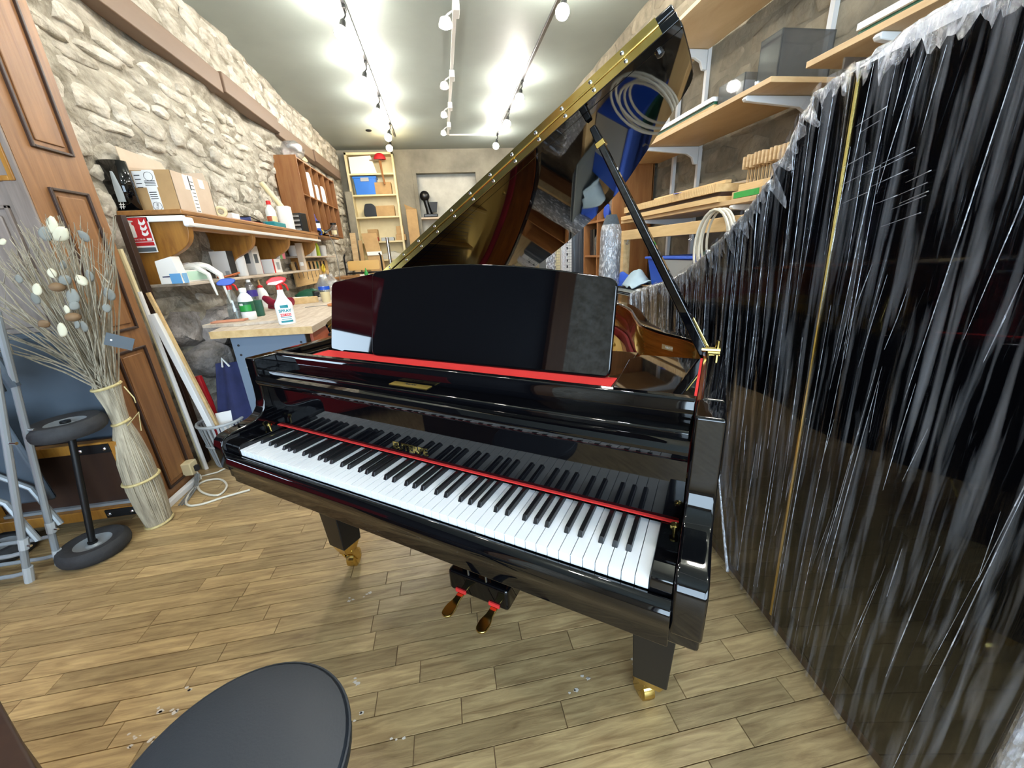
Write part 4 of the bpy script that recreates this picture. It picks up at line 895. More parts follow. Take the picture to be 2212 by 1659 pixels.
part(bn, 'side_panel', BN(MB().box(-.88,-.86,2.52,6.1,.02,ZB-.2)), K['bluesteel'])
for k in range(3): 
    dr = part(bn, 'drawer', BN(MB().box(-.866,-.845,2.56+k*.8,3.32+k*.8,ZB-.2,ZB-.06)), K['orange'], bevel=.003)
    part(dr, 'drawer_handle', BN(MB().box(-.845,-.83,2.86+k*.8,3.02+k*.8,ZB-.14,ZB-.125)), K['iron'])
part(bn, 'back_leg', BN(MB().box(-1.34,-1.28,6.0,6.06,0,ZB-.042)), K['bluesteel'])
part(bn, 'back_leg', BN(MB().box(-.93,-.87,6.0,6.06,0,ZB-.042)), K['bluesteel'])
def trigger(t, z, mc, mt, rz=0):
    M_ = Matrix.Translation((0,0,z)) @ Matrix.Rotation(rz,4,'Z')
    part(t, 'collar', MB().lathe([(.017,0),(.017,.026),(.013,.03)], (0,0,z-.004), 14), mt)
    part(t, 'spray_head', MB().prism(rounded([(-.065,.045),(-.06,.028),(-.012,.024),(.02,.028),(.045,.045),(.05,.062),(.02,.073),(-.03,.07)],.01,3), -.016,.016,'y').xf(M_), mc, bevel=.005)
    part(t, 'trigger', MB().tube([(.02,0,.035),(.038,0,.02),(.045,0,-.012)], [.008,.006,.005], 8).xf(M_), mt)
def bench(u, v): p = atz(u, v, ZB); return (p.x, p.y, ZB)
sp = thing('spray_bottle', 'white spray bottle with red trigger and teal SPRAY label on the bench', 'bottle', bench(622,699), math.radians(22))
part(sp, 'body', MB().lathe([(.001,0),(.045,0),(.049,.006),(.049,.03),(.05,.11),(.047,.128),(.03,.155),(.02,.18),(.016,.21),(.014,.215)], n=24, sy=.62), K['white'])
trigger(sp, .214, K['red'], K['red'])
part(sp, 'nozzle_front', MB().prism([(-.058,.03),(-.012,.026),(.03,.045),(.02,.05),(-.05,.04)], -.0175,.0175,'y').sh(0,0,.214), K['white'])
def lab(t, z0, z1, m, nm, w=1.0, r=.0505): return part(t, nm, MB().grid(lambda a, b: (r*math.cos(-PI/2+(a-.5)*w), r*.62*math.sin(-PI/2+(a-.5)*w), z0+b*(z1-z0)), 10, 1), m)
lab(sp, .1, .118, K['teal'], 'teal_arch', .9, .0502); lab(sp, .012, .024, K['teal'], 'teal_base', 1.4); lab(sp, .050, .066, K['red'], 'red_band', 1.25); lab(sp, .042,.046,K['teal'],'teal_line',1.25); lab(sp,.03,.034,K['teal'],'teal_line',1.1)
text('SPRAY', .024, K['teal'], sp, 'spray_lettering', frame((0,-.0322,.083),(1,0,0),(0,0,1)), .0012, bold=.0006)
text('MEC ORIL', .0135, K['white'], sp, 'band_lettering', frame((0,-.0324,.058),(1,0,0),(0,0,1)), .0012)
cb_ = thing('spray_bottle', 'clear spray bottle with blue and red trigger head on the bench', 'bottle', bench(514,690), .35)
part(cb_, 'body', MB().lathe([(.001,0),(.046,0),(.05,.006),(.046,.08),(.032,.15),(.017,.195),(.014,.215)], n=20, sy=.75), K['glass'])
part(cb_, 'liquid', MB().lathe([(.001,.004),(.044,.004),(.045,.075),(.001,.076)], n=20, sy=.72), K['glass'])
trigger(cb_, .212, K['blue'], K['red'])
gb = bottle('vinegar_bottle', 'white bottle with bright green label and white cap on the bench', bench(541,690), [(.001,0),(.042,0),(.045,.006),(.045,.05),(.043,.055),(.045,.06),(.045,.135),(.04,.155),(.018,.185),(.015,.19)], K['white'], K['white'], [(.02,.188),(.022,.19),(.022,.215),(.001,.218)], labels=((.0457,.058,.125,K['dgreen']),(.0460,.062,.105,K['green'],-2.5,1.9),(.0463,.1,.116,K['paper'],-2.2,.6)))
bottle('water_bottle', 'clear water bottle with blue label standing behind the green labelled bottle', bench(553,672), [(.001,0),(.042,0),(.045,.01),(.042,.06),(.045,.1),(.043,.17),(.03,.21),(.014,.235)], K['glass'], K['white'], [(.016,.233),(.016,.252),(.001,.253)], labels=((.0453,.12,.17,K['purple']),))
gl_ = bottle('glue_squeeze_bottle', 'translucent white squeeze bottle with red collar and pointed tip on the bench', bench(573,664), [(.001,0),(.046,0),(.05,.01),(.05,.1),(.04,.14),(.018,.175)], K['white'], K['red'], [(.022,.172),(.022,.185),(.014,.19),(.010,.195)])
part(gl_, 'nozzle', MB().lathe([(.009,.192),(.006,.215),(.009,.22),(.004,.24),(.001,.242)], n=10), K['pine_y'])
one('green_box', 'dark green box standing between bottles on the bench', 'box', MB().box(-.03,.03,-.035,.035,0,.115), K['dgreen'], loc=bench(563,682), rz=.3, bevel=.003)
t = thing('crimson_tool', 'crimson plastic tool body lying behind the white spray bottle', 'tool', bench(604,668), -.3)
part(t, 'body', MB().tube([(-.12,0,.10),(-.09,0,.085),(-.05,0,.05),(.02,0,.045),(.1,0,.06),(.13,0,.06)], [.02,.03,.034,.03,.036,.034], 12), K['crimson'])
part(t, 'handle', MB().tube([(-.07,0,.05),(-.08,0,.02),(-.04,-.01,.018)], [.02,.02,.014], 10), K['crimson'])
part(t, 'knob', MB().cyl((.13,-.04,.02),(.13,-.06,.02),.016), K['darkwood'])
one('wood_block', 'short yellow pine block on the bench', 'block', MB().box(-.11,.11,-.03,.03,0,.055), K['pine_y'], loc=bench(660,655), rz=.42, bevel=.003)
one('flat_offcut', 'flat pale board lying near the bench end', 'board', MB().box(-.14,.14,-.06,.06,0,.018), K['benchtop'], loc=bench(565,698), rz=.12, bevel=.002)
one('side_plank', 'plank end projecting beside the bench top', 'plank', MB().box(-.09,.12,-.06,.09,0,.02), K['benchtop'], loc=(bench(470,708)[0], bench(470,708)[1]+.07, ZB), rz=-.12, bevel=.002)
t = thing('copper_rods', 'few copper coloured rods lying across the bench corner', 'rods', bench(500,702))
for k in range(4): part(t, 'rod', MB().cyl((-.1,.02*k-.03,.026),(.09,.02*k-.02,.027),.006,n=6), mat('copper_rod', s(206,150,120), .4, c2=s(190,120,90), scale=20))
t = thing('screwdriver', 'long thin screwdriver with orange handle on the bench', 'tool', bench(700,664), .2)
part(t, 'handle', MB().tube([(.03,0,.016),(.07,0,.016),(.11,0,.016)], [.01,.016,.012], 8), mat('amber', s(190,120,70), .4))
part(t, 'shaft', MB().cyl((-.14,0,.014),(.04,0,.016),.003,n=6), K['steel'])
t = thing('green_rag', 'crumpled green rag bundle on the bench', 'rag', bench(672,640))
part(t, 'cloth', MB().grid(lambda a, b: (.16*math.sin(b*PI/2)*math.cos(a*2*PI)*(1+.25*noise.noise((math.cos(a*2*PI)*2,math.sin(a*2*PI)*2,b*3))), .09*math.sin(b*PI/2)*math.sin(a*2*PI)*(1+.25*noise.noise((math.cos(a*2*PI)*2,math.sin(a*2*PI)*2,b*3+7))), .075*math.cos(b*PI/2)*(1+.3*noise.noise((a*5,b*4,3)))), 24, 8), K['dgreen'])
bottle('water_bottle', 'clear drinks bottle with a blue band far along the bench', bench(705,648), [(.001,0),(.05,0),(.052,.01),(.05,.09),(.052,.13),(.03,.2),(.015,.22)], K['glass'], K['white'], [(.017,.22),(.017,.24),(.001,.241)], labels=((.0523,.1,.13,K['blue']),))
one('plastic_cup', 'small milky plastic cup far along the bench', 'cup', MB().lathe([(.001,0),(.035,0),(.042,.09),(.04,.09),(.033,.004)]), K['cream'], loc=bench(706,652))
one('clear_bag', 'crumpled clear plastic bag of parts on the bench beneath the tool board', 'bag', MB().grid(lambda a, b: (.16*math.sin(b*PI/2)*math.cos(a*2*PI)*(1+.3*noise.noise((a*7,b*5,1))), .2*math.sin(b*PI/2)*math.sin(a*2*PI)*(1+.3*noise.noise((a*7,b*5,2))), .2*math.cos(b*PI/2)*(1+.3*noise.noise((a*9,b*5,4)))), 20, 8), K['bag'], loc=(-1.36,5.0,ZB))
one('pliers_case', 'dark grey tool pouch on the bench beside the clear bag', 'pouch', MB().box(-.06,.06,-.1,.1,0,.06), K['black_dull'], loc=bench(690,640), rz=.4, bevel=.01)
one('green_bottle', 'dark green slim bottle standing at the back of the bench', 'bottle', MB().lathe([(.001,0),(.035,0),(.037,.01),(.037,.14),(.014,.2),(.014,.26),(.001,.262)]), K['dgreen'], loc=(bench(640,628)[0],bench(640,628)[1],ZB))
one('white_tray', 'flat white tray with papers at the back of the bench', 'tray', MB().box(-.12,.12,-.18,.18,0,.02), K['paper'], loc=bench(630,650), rz=.1, bevel=.004)
# ---------------------------------------------------------------- between panel and bench
one('iron_post', 'dark brown iron post standing against the wall beside the panelling', 'post', MB().box(-.016,.016,-.02,.02,0,1.56), K['darkwood'], loc=(-1.735,2.66,0), bevel=.003)
t = thing('leaning_batten', 'long pale wooden batten leaning against the wall in the basket', 'batten', (-1.49,2.42,.0))
BT0 = Vector((-1.49,2.42,0))
part(t, 'batten', MB().tube([aty(473,925,2.56)-BT0, aty(320,632,2.55)-BT0], .012, 4), K['pine_y'])
t = thing('white_trunking', 'white plastic trunking length leaning beside the batten', 'trunking', (-1.40,2.40,0))
part(t, 'channel', MB().tube([aty(458,925,2.53)-Vector((-1.40,2.40,0)), aty(330,678,2.53)-Vector((-1.40,2.40,0))], .022, 4), K['white'], bevel=.003)
t = thing('navy_cloth', 'navy blue cloth bag hanging below the bench end', 'bag', (-1.38,2.62,0))
part(t, 'cloth', MB().grid(lambda a, b: (-.1+.06*b+.30*(a-.4)*(.55+.6*(1-b)), .02+.03*math.sin(a*11)*(1-b*.5), .12+b*.56), 16, 8), K['navy'], solid=.006)
part(t, 'white_strap', MB().tube([(-.06,.0,.66),(-.04,-.02,.72),(-.02,.0,.66)], .006, 6), K['white'])
bk = thing('laundry_basket', 'round grey slatted plastic basket holding offcuts beside the bench', 'basket', (-1.55,2.62,0))
bk.scale = (.8,.8,.92)
part(bk, 'base', MB().lathe([(.001,0),(.115,0),(.12,.02),(.001,.02)], n=24), K['greyplastic'])
part(bk, 'rim', MB().tube([(.16*math.cos(k*PI/12),.16*math.sin(k*PI/12),.33) for k in range(25)], .012, 6), K['greyplastic'])
part(bk, 'hoop', MB().tube([(.14*math.cos(k*PI/12),.14*math.sin(k*PI/12),.17) for k in range(25)], .008, 6), K['greyplastic'])
for k in range(30):
    a = k*2*PI/30; part(bk, 'slat', MB().hexa([(math.cos(a+q)*r_,math.sin(a+q)*r_,.01) for q,r_ in ((-.05,.115),(-.05,.119),(.05,.119),(.05,.115))],[(math.cos(a+q)*r_,math.sin(a+q)*r_,.33) for q,r_ in ((-.05,.157),(-.05,.161),(.05,.161),(.05,.157))]), K['greyplastic'])
one('seed_packet', 'white and green card packet standing in the basket', 'packet', MB().box(-.06,.06,-.002,.002,0,.34), K['paper'], loc=(-1.50,2.62,.022), rz=.4)
t = thing('red_banner', 'short rolled red fabric strip standing behind the white trunking', 'roll', (-1.62,2.68,0))
part(t, 'roll', MB().tube([(0,0,.0),(.005,.0,.2),(0,.0,.42),(-.01,.0,.6)], [.02,.024,.026,.02], 8), K['signred'])
t = thing('cream_rolls', 'pale rolled sheets standing behind the iron post', 'rolls', (-1.70,2.56,0))
part(t, 'roll', MB().tube([(0,0,.0),(-.005,0,.7),(-.03,0,1.38)], .014, 8), K['cream'])
part(t, 'roll', MB().tube([(.02,-.015,.0),(.01,-.01,.6),(-.01,0,1.15)], .012, 8), K['paper'])
# power socket with cables
so = thing('power_socket', 'cream surface power socket with white cables at the foot of the panelling', 'socket', (-1.655,2.37,.10))
part(so, 'box', MB().box(-.024,.03,-.035,.035,-.03,.05), K['cream'], bevel=.006)
part(so, 'plug', MB().box(.03,.05,-.012,.012,-.015,.02), K['ink'], bevel=.003)
one('floor_trunking', 'white cable trunking along the foot of the panelling', 'trunking', MB().box(-.016,.016,-.2,.14,0,.03), K['white'], loc=(-1.655,2.28,0), bevel=.003)
ca = [atz(u,v,.007) for u,v in ((423,1025),(428,1050),(452,1070),(490,1072),(515,1068),(560,1048))]
cb2 = [atz(u,v,.007) for u,v in ((425,1032),(432,1060),(470,1070),(490,1050),(475,1035),(440,1040),(415,1060),(402,1082),(410,1092),(440,1088),(480,1075),(540,1058))]
t = thing('extension_cable', 'white extension cable looped on the floor below the power socket', 'cable', (0,0,0))
for c_ in (cb2,):
    part(t, 'cord', MB().tube([Vector((-1.635,2.365,.075))]+catmull(c_, 5), .006, 8), K['cable'])
part(t, 'cord', MB().tube([Vector((-1.63,2.38,.07)), Vector((-1.62,2.38,.02))]+[atz(u,v,.007) for u,v in ((430,1030),(470,1020),(500,1005))], .005, 8), K['cable'])
t = thing('grey_leads', 'dark grey leads running along the floor trunking', 'cable', (0,0,0))
for k in range(3): part(t, 'lead', MB().tube([(-1.63+.008*k,2.37,.06),(-1.625+.012*k,2.30,.01),(-1.60+.015*k,2.12,.006)], .004, 6), K['greycable'])
# ================================================================ right wall: shelves on white brackets
XF = 1.62
def rshelf(label, y0, y1, z, m=K['pine'], th=.024):
    return one('wall_board', label, 'shelf', MB().box(-(XR-.035-XF),0,0,y1-y0,0,th), m, loc=(XR-.035, y0, z), bevel=.002)
S2 = rshelf('pine wall board carrying a long key frame and the clear acrylic box', 1.93, 3.68, 1.950)
S0 = rshelf('pine wall board above the tall film-wrapped piano carrying a short key frame', .35, 1.74, 1.930)
S1 = rshelf('top pine wall board near the ceiling', .9, 3.95, 2.560)
S3 = rshelf('lower pine wall board piled with key actions', 1.2, 3.50, 1.440)
rl = thing('shelf_rail', 'white slotted rail screwed to the stone wall', 'rail', (XR-.032, 3.10, 1.0), 0, 'white slotted shelf rails')
part(rl, 'rail', MB().box(-.008,.02,-.014,.014,0,1.75), K['white_metal'])
rl['label'] = 'white slotted wall rail, second from the brown cabinet'
for yy, ow in ((2.10,'third'),(1.45,'fourth'),(3.45,'first')): dup(rl, (XR-.032, yy, 1.0), label='white slotted wall rail, %s from the brown cabinet' % ow)
bq_ = [(0,0),(-.42,-.0),(-.43,-.012),(-.42,-.024),(-.10,-.05),(-.05,-.075),(-.03,-.12),(0,-.125)]
bk0 = None
def bracket(y, z, label):
    global bk0
    if bk0 is None: bk0 = MB().prism(bq_, -.014, .014, 'y').mesh('shelf_bracket', K['white_metal'], 30)
    o = bpy.data.objects.new('shelf_bracket', bk0); COL.objects.link(o); o.location = (XR-.042, y, z-.001)
    md = o.modifiers.new('bevel','BEVEL'); md.width = .004; md.segments = 2
    return tag(o, label, 'bracket', 'white shelf brackets')
for y, z, lb in ((3.10,1.950,'white bracket under the board of the long key frame, farther one'),(2.10,1.950,'white bracket under the board of the long key frame, beside the acrylic box'),(2.10,2.560,'white bracket under the top board, above the acrylic box'),(3.10,2.560,'white bracket under the top board, behind the lid'),(1.45,1.930,'white bracket under the board above the wrapped piano'),(3.10,1.440,'white bracket under the lower board, farther one'),(2.10,1.440,'white bracket under the lower board, near the cable coil')): bracket(y, z, lb)
# key frame with real keys on the middle board
def keyframe(name, label, y0, y1, z, x0, n, m=K['ivory'], teeth=False):
    t = thing(name, label, 'key frame', (x0, y0, z))
    L_ = y1-y0
    part(t, 'rail', MB().box(0,.30,0,L_,0,.02), K['pine_y'])
    part(t, 'rail', MB().box(.0,.02,0,L_,.02,.034), K['dgreen'])
    w = L_/n
    km = MB().box(0,.28,.0007,w-.0007,0,.022).mesh('key', m, 0)
    for k in range(n):
        o = part(t, 'key', km, None); o.location = (-.012, k*w, .036)
    return t
k1 = keyframe('keyboard_assembly', 'long keyboard frame with white key fronts on the middle wall board', 2.36, 3.62, 1.9745, XF+.015, 54)
k2 = keyframe('keyboard_assembly', 'short keyboard frame with white keys and green felt on the board above the wrapped piano', .5, 1.58, 1.9545, XF+.06, 42)
# acrylic case
ab = thing('acrylic_box', 'clear smoked acrylic display box on the middle wall board', 'box', (1.66, 1.945, 1.975))
for nm, b in (('panel',(0,.006,0,.13,0,.19)),('panel',(.28,.286,0,.13,0,.19)),('panel',(0,.286,0,.006,0,.19)),('panel',(0,.286,.124,.13,0,.19)),('top_panel',(0,.286,0,.13,.184,.19))): part(ab, nm, MB().box(*b), K['acrylic'])
lo = thing('acrylic_tray', 'low smoked acrylic tray in front of the acrylic box', 'tray', (1.635, 2.13, 1.975))
for b in ((0,.005,0,.2,0,.09),(.16,.165,0,.2,0,.09),(0,.165,0,.005,0,.09),(0,.165,.195,.2,0,.09)): part(lo, 'panel', MB().box(*b), K['acrylic'])
one('white_block', 'small white wooden block inside the acrylic tray', 'block', MB().box(-.03,.03,-.03,.03,0,.07), K['paper'], loc=(1.70,2.2,1.976))
# lower board: key stack and hammers
k3 = thing('key_stack', 'stack of bare piano key sticks with dark slots on the lower wall board', 'key stack', (XF+.0, 2.19, 1.4645))
part(k3, 'bottom_rail', MB().box(-.02,.33,0,1.27,0,.03), K['pine_y'])
km = MB().box(-.012,.31,.0012,.0150,0,.045).mesh('key_stick', K['pine_y'], 0)
for k in range(70):
    o = part(k3, 'key_stick', km, None); o.location = (0, .03+k*.0172, .056)
part(k3, 'slot_rail', MB().box(.012,.32,.02,1.24,.03,.056), K['darkwood'])
rk2 = random.Random(6)
for k, (lb, m, yy, ln) in enumerate((('long pale slat lying on the key stack',K['pine_y'],2.62,.8),('grey metal strip lying on the key stack',K['lead'],2.9,.5),('pale wooden rail with slots lying on the key stack',K['benchtop'],2.45,.45))):
    one('loose_rail', lb, 'rail', MB().box(-.02,.02,-ln/2,ln/2,0,.018), m, loc=(XF+.06+.07*k, yy, 1.5665), rz=.04*k, bevel=.002)
one('blue_tag', 'small blue paper tag on the key stack', 'tag', MB().box(-.02,.02,-.03,.03,0,.003), K['cloth_blue'], loc=(XF+.0, 2.62, 1.566), rz=.3)
ha = thing('hammer_action', 'row of felt piano hammers standing on the lower wall board', 'action', (XF+.03, 1.72, 1.466))
part(ha, 'rail', MB().box(0,.3,0,.42,0,.04), K['pine'], bevel=.002)
part(ha, 'rail', MB().box(.02,.28,.0,.40,.04,.075), K['pine_y'], bevel=.002)
part(ha, 'green_label', MB().box(-.004,.0,.22,.40,.005,.035), K['green'])
hm = MB().box(-.006,.075,-.005,.005,.15,.21).mesh('hammer_head', K['pine'], 0); sm_ = MB().cyl((.03,0,.07),(.03,0,.155),.0025,n=6).mesh('hammer_shank', K['pine_y'], 30)
for k in range(30):
    o = part(ha, 'hammer_head', hm, None); o.location = (.02+.02*(k%2), .02+k*.0128, rk2.uniform(-.004,.004))
    o = part(ha, 'hammer_shank', sm_, None); o.location = (.02+.02*(k%2), .02+k*.0128, 0)
hb = thing('hammer_rail', 'second weathered hammer rail behind the key stack', 'action', (XF+.35, 2.05, 1.52))
part(hb, 'rail', MB().box(0,.03,0,1.3,.0,.02), K['darkwood'])
part(hb, 'foot', MB().box(-.01,.06,.02,.08,-.056,.0), K['darkwood']); part(hb, 'foot', MB().box(-.01,.06,1.2,1.26,-.056,.0), K['darkwood'])
for k in range(9):
    yy = (.02,.05,.08,.11,.14,.17,.6,.75,1.1)[k]; part(hb, 'peg', MB().cyl((.015,yy,.02),(.015,yy,.09),.005,n=6).box(-.005,.035,yy-.012,yy+.012,.075,.115), K['card_pale'])
gp = one('acrylic_sheet', 'upright clear acrylic sheet standing behind the tall wrapped piano', 'sheet', MB().box(-.16,.16,-.004,.004,0,.45), K['acrylic'], loc=(1.82,1.60,1.466))
one('dark_casting', 'dark purple painted block at the wall behind the hammers', 'block', MB().box(-.05,.05,-.14,.14,0,.14), mat('dark_plum', s(52,40,52), .4), loc=(1.98,1.9,1.70-.09), bevel=.01)
one('book_stack', 'white printed cardboard box behind the lid at the far end of the boards', 'box', MB().box(-.12,.12,-.1,.1,0,.26), K['paper'], loc=(1.86,3.52,1.975), bevel=.003)
# trestle of pale timber
tr_ = thing('timber_trestle', 'pale square timber trestle with cross beam under the wall boards', 'trestle', (1.60, 3.40, 0))
part(tr_, 'beam', MB().box(-.03,.03,-2.1,.03,1.300,1.375), K['pine_y'], bevel=.003)
part(tr_, 'post', MB().box(-.032,.030,-.08,.0,0,1.300), K['pine_y'], bevel=.003)
part(tr_, 'post', MB().box(-.032,.030,-2.08,-2.0,0,1.300), K['pine_y'], bevel=.003)
part(tr_, 'brace', MB().hexa([(-.02,-.08,.82),(.02,-.08,.82),(.02,.0,.82),(-.02,.0,.82)],[(-.02,-.0,1.0),(.02,-.0,1.0),(.02,.02,1.0),(-.02,.02,1.0)]).sh(0,.01,0), K['pine_y'])
part(tr_, 'deck', MB().box(-.10,.40,-2.1,.1,.86,.885), K['pine_y'], bevel=.003)
for yy in (-.16,-1.05): part(tr_, 'hook', MB().tube([(-.03,yy,1.30),(-.032,yy,1.28),(-.045,yy+.012,1.268),(-.03,yy+.02,1.262),(-.02,yy+.01,1.272)], .003, 6), K['steel'])
co = thing('cable_coil', 'coil of cream cable hung on the trestle beam', 'cable', (1.555, 2.07, 1.385))
for k in range(5):
    r_ = .15+.012*k
    part(co, 'loop', MB().tube([(-.022-.009*k, .022*(k%3)-.03+r_*.75*math.sin(a*PI/12), .03-r_+r_*math.cos(a*PI/12)) for a in range(25)], .007, 6), K['cable'])
bb = thing('storage_bin', 'blue and grey plastic storage bin on the trestle deck', 'bin', (1.76, 2.62, .885))
part(bb, 'body', MB().hexa([(-.16,-.28,0),(.16,-.28,0),(.16,.22,0),(-.16,.22,0)],[(-.2,-.32,.27),(.2,-.32,.27),(.2,.26,.27),(-.2,.26,.27)]), K['blue'], bevel=.008)
part(bb, 'grey_side', MB().hexa([(-.166,-.28,.01),(-.164,-.28,.01),(-.164,.02,.01),(-.166,.02,.01)],[(-.206,-.32,.26),(-.204,-.32,.26),(-.204,.02,.26),(-.206,.02,.26)]), K['greyplastic'])
part(bb, 'lip', MB().box(-.215,.215,-.335,.275,.265,.28), K['cloth_blue'], bevel=.004)
one('green_lid_tub', 'dark green lid resting on the storage bin', 'lid', MB().lathe([(.001,0),(.11,0),(.11,.02),(.05,.035),(.001,.035)]), K['dgreen'], loc=(1.80,2.38,1.166))
cl = thing('blue_cloth', 'blue and pale grey cloth thrown over the grey felt sheets on the trestle deck', 'cloth', (1.57, 3.09, .921))
def drape(sx, ph): return lambda a, b: (-.10+.22*a, sx+.22*(b-.5)+.03*math.sin(a*5+ph), .012+.13*math.sin(a*PI)*(.6+.4*math.cos(b*4+ph))+.03*noise.noise((a*4,b*4,ph)))
part(cl, 'blue_fold', MB().grid(drape(.10,1), 14, 12), K['cloth_blue'], solid=.006)
part(cl, 'pale_fold', MB().grid(drape(-.10,2.2), 14, 12), K['cloth_pale'], solid=.006)
mt = thing('grey_mats', 'stack of grey felt sheets with curled edges on the trestle deck', 'mats', (1.52, 3.0, .885))
for k in range(3): part(mt, 'sheet', MB().grid(lambda a, b, k=k: (-.16+.34*a, -.35+.95*b-.05*k, .004+.012*k+.09*max(0,.25-a)*max(0,b-.5)*2*(k%2)+.03*max(0,.2-a)), 12, 8), (K['lead'],K['foam'],K['lead'])[k], solid=.005)
# brown cabinet and what stands in it, beyond the boards
bc = thing('brown_cabinet', 'tall brown wooden open cabinet at the far end of the wall boards', 'cabinet', (1.64, 3.74, 0))
X0c, DC, CZ = 0, .78, 2.45
for nm, b in (('side_panel',(X0c,.40,0,.022,0,CZ)),('side_panel',(X0c,.40,DC-.022,DC,0,CZ)),('divider',(X0c+.01,.39,.39,.41,0,CZ-.02)),('back_panel',(.39,.405,0,DC,0,CZ)),('top_board',(X0c,.40,0,DC,CZ-.02,CZ))): part(bc, nm, MB().box(*b), K['brownply'], bevel=.001)
for z in (.05,.66,1.15,1.50,1.95): part(bc, 'shelf_board', MB().box(X0c+.008,.39,.022,DC-.022,z,z+.02), K['brownply'])
cx = 1.76
def cyl_item(name, label, cat, y, z, r, h, m, capm=None, x=cx):
    t = thing(name, label, cat, (x, y, z)); part(t, 'body', MB().lathe([(.001,0),(r,0),(r,h*.72),(r*.5,h*.86),(r*.35,h)], n=14), m)
    part(t, 'cap', MB().lathe([(r*.42,h*.98),(r*.42,h*1.1),(.001,h*1.1)], n=12), capm or m)
cyl_item('spirit_bottle', 'clear plastic bottle with yellow cap in the brown cabinet', 'bottle', 4.22, 1.171, .045, .24, K['glass'], K['yellow'], 1.70)
cyl_item('spirit_bottle', 'white plastic bottle low in the brown cabinet', 'bottle', 4.24, 1.171, .04, .15, K['white'], K['white'], 1.79)
for k in range(2): one('black_binder', ('black binder beside the yellow capped bottle in the brown cabinet','black binder against the end panel of the brown cabinet')[k], 'binder', MB().box(-.07,.12,-.03,.03,0,.27), K['black_dull'], loc=(cx,4.34+k*.085,1.171), bevel=.003)
def bucket(label, y, m, m2):
    t = thing('paint_bucket', label, 'bucket', (cx, y, .681)); part(t, 'body', MB().lathe([(.001,0),(.085,0),(.1,.24),(.095,.24),(.08,.01),(.001,.01)]), m)
    part(t, 'band', MB().lathe([(.0905,.07),(.0955,.16)]), m2); part(t, 'lid', MB().lathe([(.104,.235),(.104,.25),(.001,.255)]), K['white'])
bucket('purple paint bucket low in the brown cabinet', 4.30, K['purple'], K['purple'])
bucket('white and red paint bucket low in the brown cabinet', 3.93, K['white'], K['red'])
one('blue_disc', 'round blue plastic disc in the upper bay of the brown cabinet', 'disc', MB().lathe([(.001,0),(.07,0),(.07,.02),(.001,.022)], axis='x'), K['blue'], loc=(1.70,4.03,1.592))
one('white_bag', 'white plastic bag stuffed in the brown cabinet', 'bag', MB().grid(lambda a, b: (.11*math.sin(b*PI)*math.cos(a*2*PI)*(1+.2*noise.noise((a*7,b*5,1))), .12*math.sin(b*PI)*math.sin(a*2*PI)*(1+.2*noise.noise((a*7,b*5,2))), .16-.16*math.cos(b*PI)), 20, 12), K['bag'], loc=(1.79,3.90,1.521))
one('green_carton', 'small mint green box in the upper bay of the brown cabinet', 'box', MB().box(-.05,.05,-.04,.04,0,.06), mat('mint_green', s(90,190,140), .5), loc=(1.80,4.09,1.521))
# wrapped bundle in front
wb = thing('wrapped_bundle', 'upright grey blanket bundle wrapped in shiny clear film beyond the music desk', 'bundle', (1.40, 3.25, .0))
def bund(a, b): 
    r_ = .085*min(1,(1.0-b)*9+.25)**.5*(1+.06*noise.noise((math.cos(a*2*PI)*2,math.sin(a*2*PI)*2,b*9)))
    return (r_*math.cos(a*2*PI)+.02*b, r_*.8*math.sin(a*2*PI), b*1.50)
part(wb, 'blanket', MB().grid(bund, 24, 40), K['foam'])
part(wb, 'film', MB().grid(lambda a, b: (Vector(bund(a,b*.94))*1).to_tuple() if False else (bund(a,b*.95)[0]*1.06, bund(a,b*.95)[1]*1.06, bund(a,b*.95)[2]+.004*noise.noise((a*9,b*30,2))), 40, 60), K['film_dense'])
# upright pianos and actions stored at the back right
for k, (lb, x, y, m, w, h) in enumerate((('dark blue grey case wrapped in film beside the brown cabinet',1.74,5.02,K['slate'],.17,1.62),('narrow case wrapped in film behind the music desk',1.36,5.05,K['slate'],.11,1.36),('white board wrapped in film between the piano keyboards',1.535,5.04,K['paper'],.06,1.5))):
    t = thing('wrapped_case', lb, 'wrapped case', (x,y,0))
    part(t, 'case', MB().box(-w/2,w/2,-.1,.3,0,h), m, bevel=.008)
    part(t, 'film', MB().grid(lambda a, b: (-w/2-.008+(w+.016)*a, -.108+.006*noise.noise((a*9+k*5,b*2,k)), b*(h+.01)), 30, 20), K['film_dense'] if k else K['film'], smooth=80)
for k in range(2):
    t = thing('stored_keyboard', ('white gridded piano keyboard stood on end beside the wrapped case','cream piano keyboard stood on end in the row of wrapped cases')[k], 'piano part', ((1.62,1.455)[k], 5.0, 0))
    part(t, 'board', MB().box(-.05+.01*k,.05-.01*k,0,.06,0,1.5-.06*k), (K['paper'],K['cream'])[k])
    gr = MB()
    for j in range(40): gr.box(-.05+.012*k,.05-.012*k,-.003,0,.1+j*.034,.103+j*.034)
    gr.box(.0,.002,-.003,0,.1,1.42).box(.025,.027,-.003,0,.1,1.42)
    part(t, 'grid_lines', gr, K['signgrey'], kind='stuff')
    bt = MB()
    for j in range(18): bt.box(-.045+.01*k,-.015,-.005,0,.12+j*.075,.15+j*.075)
    part(t, 'dark_slots', bt, K['ink'], kind='stuff')
one('tan_board', 'weathered tan board leaning on the side of the brown cabinet', 'board', MB().box(-.03,.03,-.01,.02,0,1.62), K['card_pale'], loc=(1.86,4.9,0))
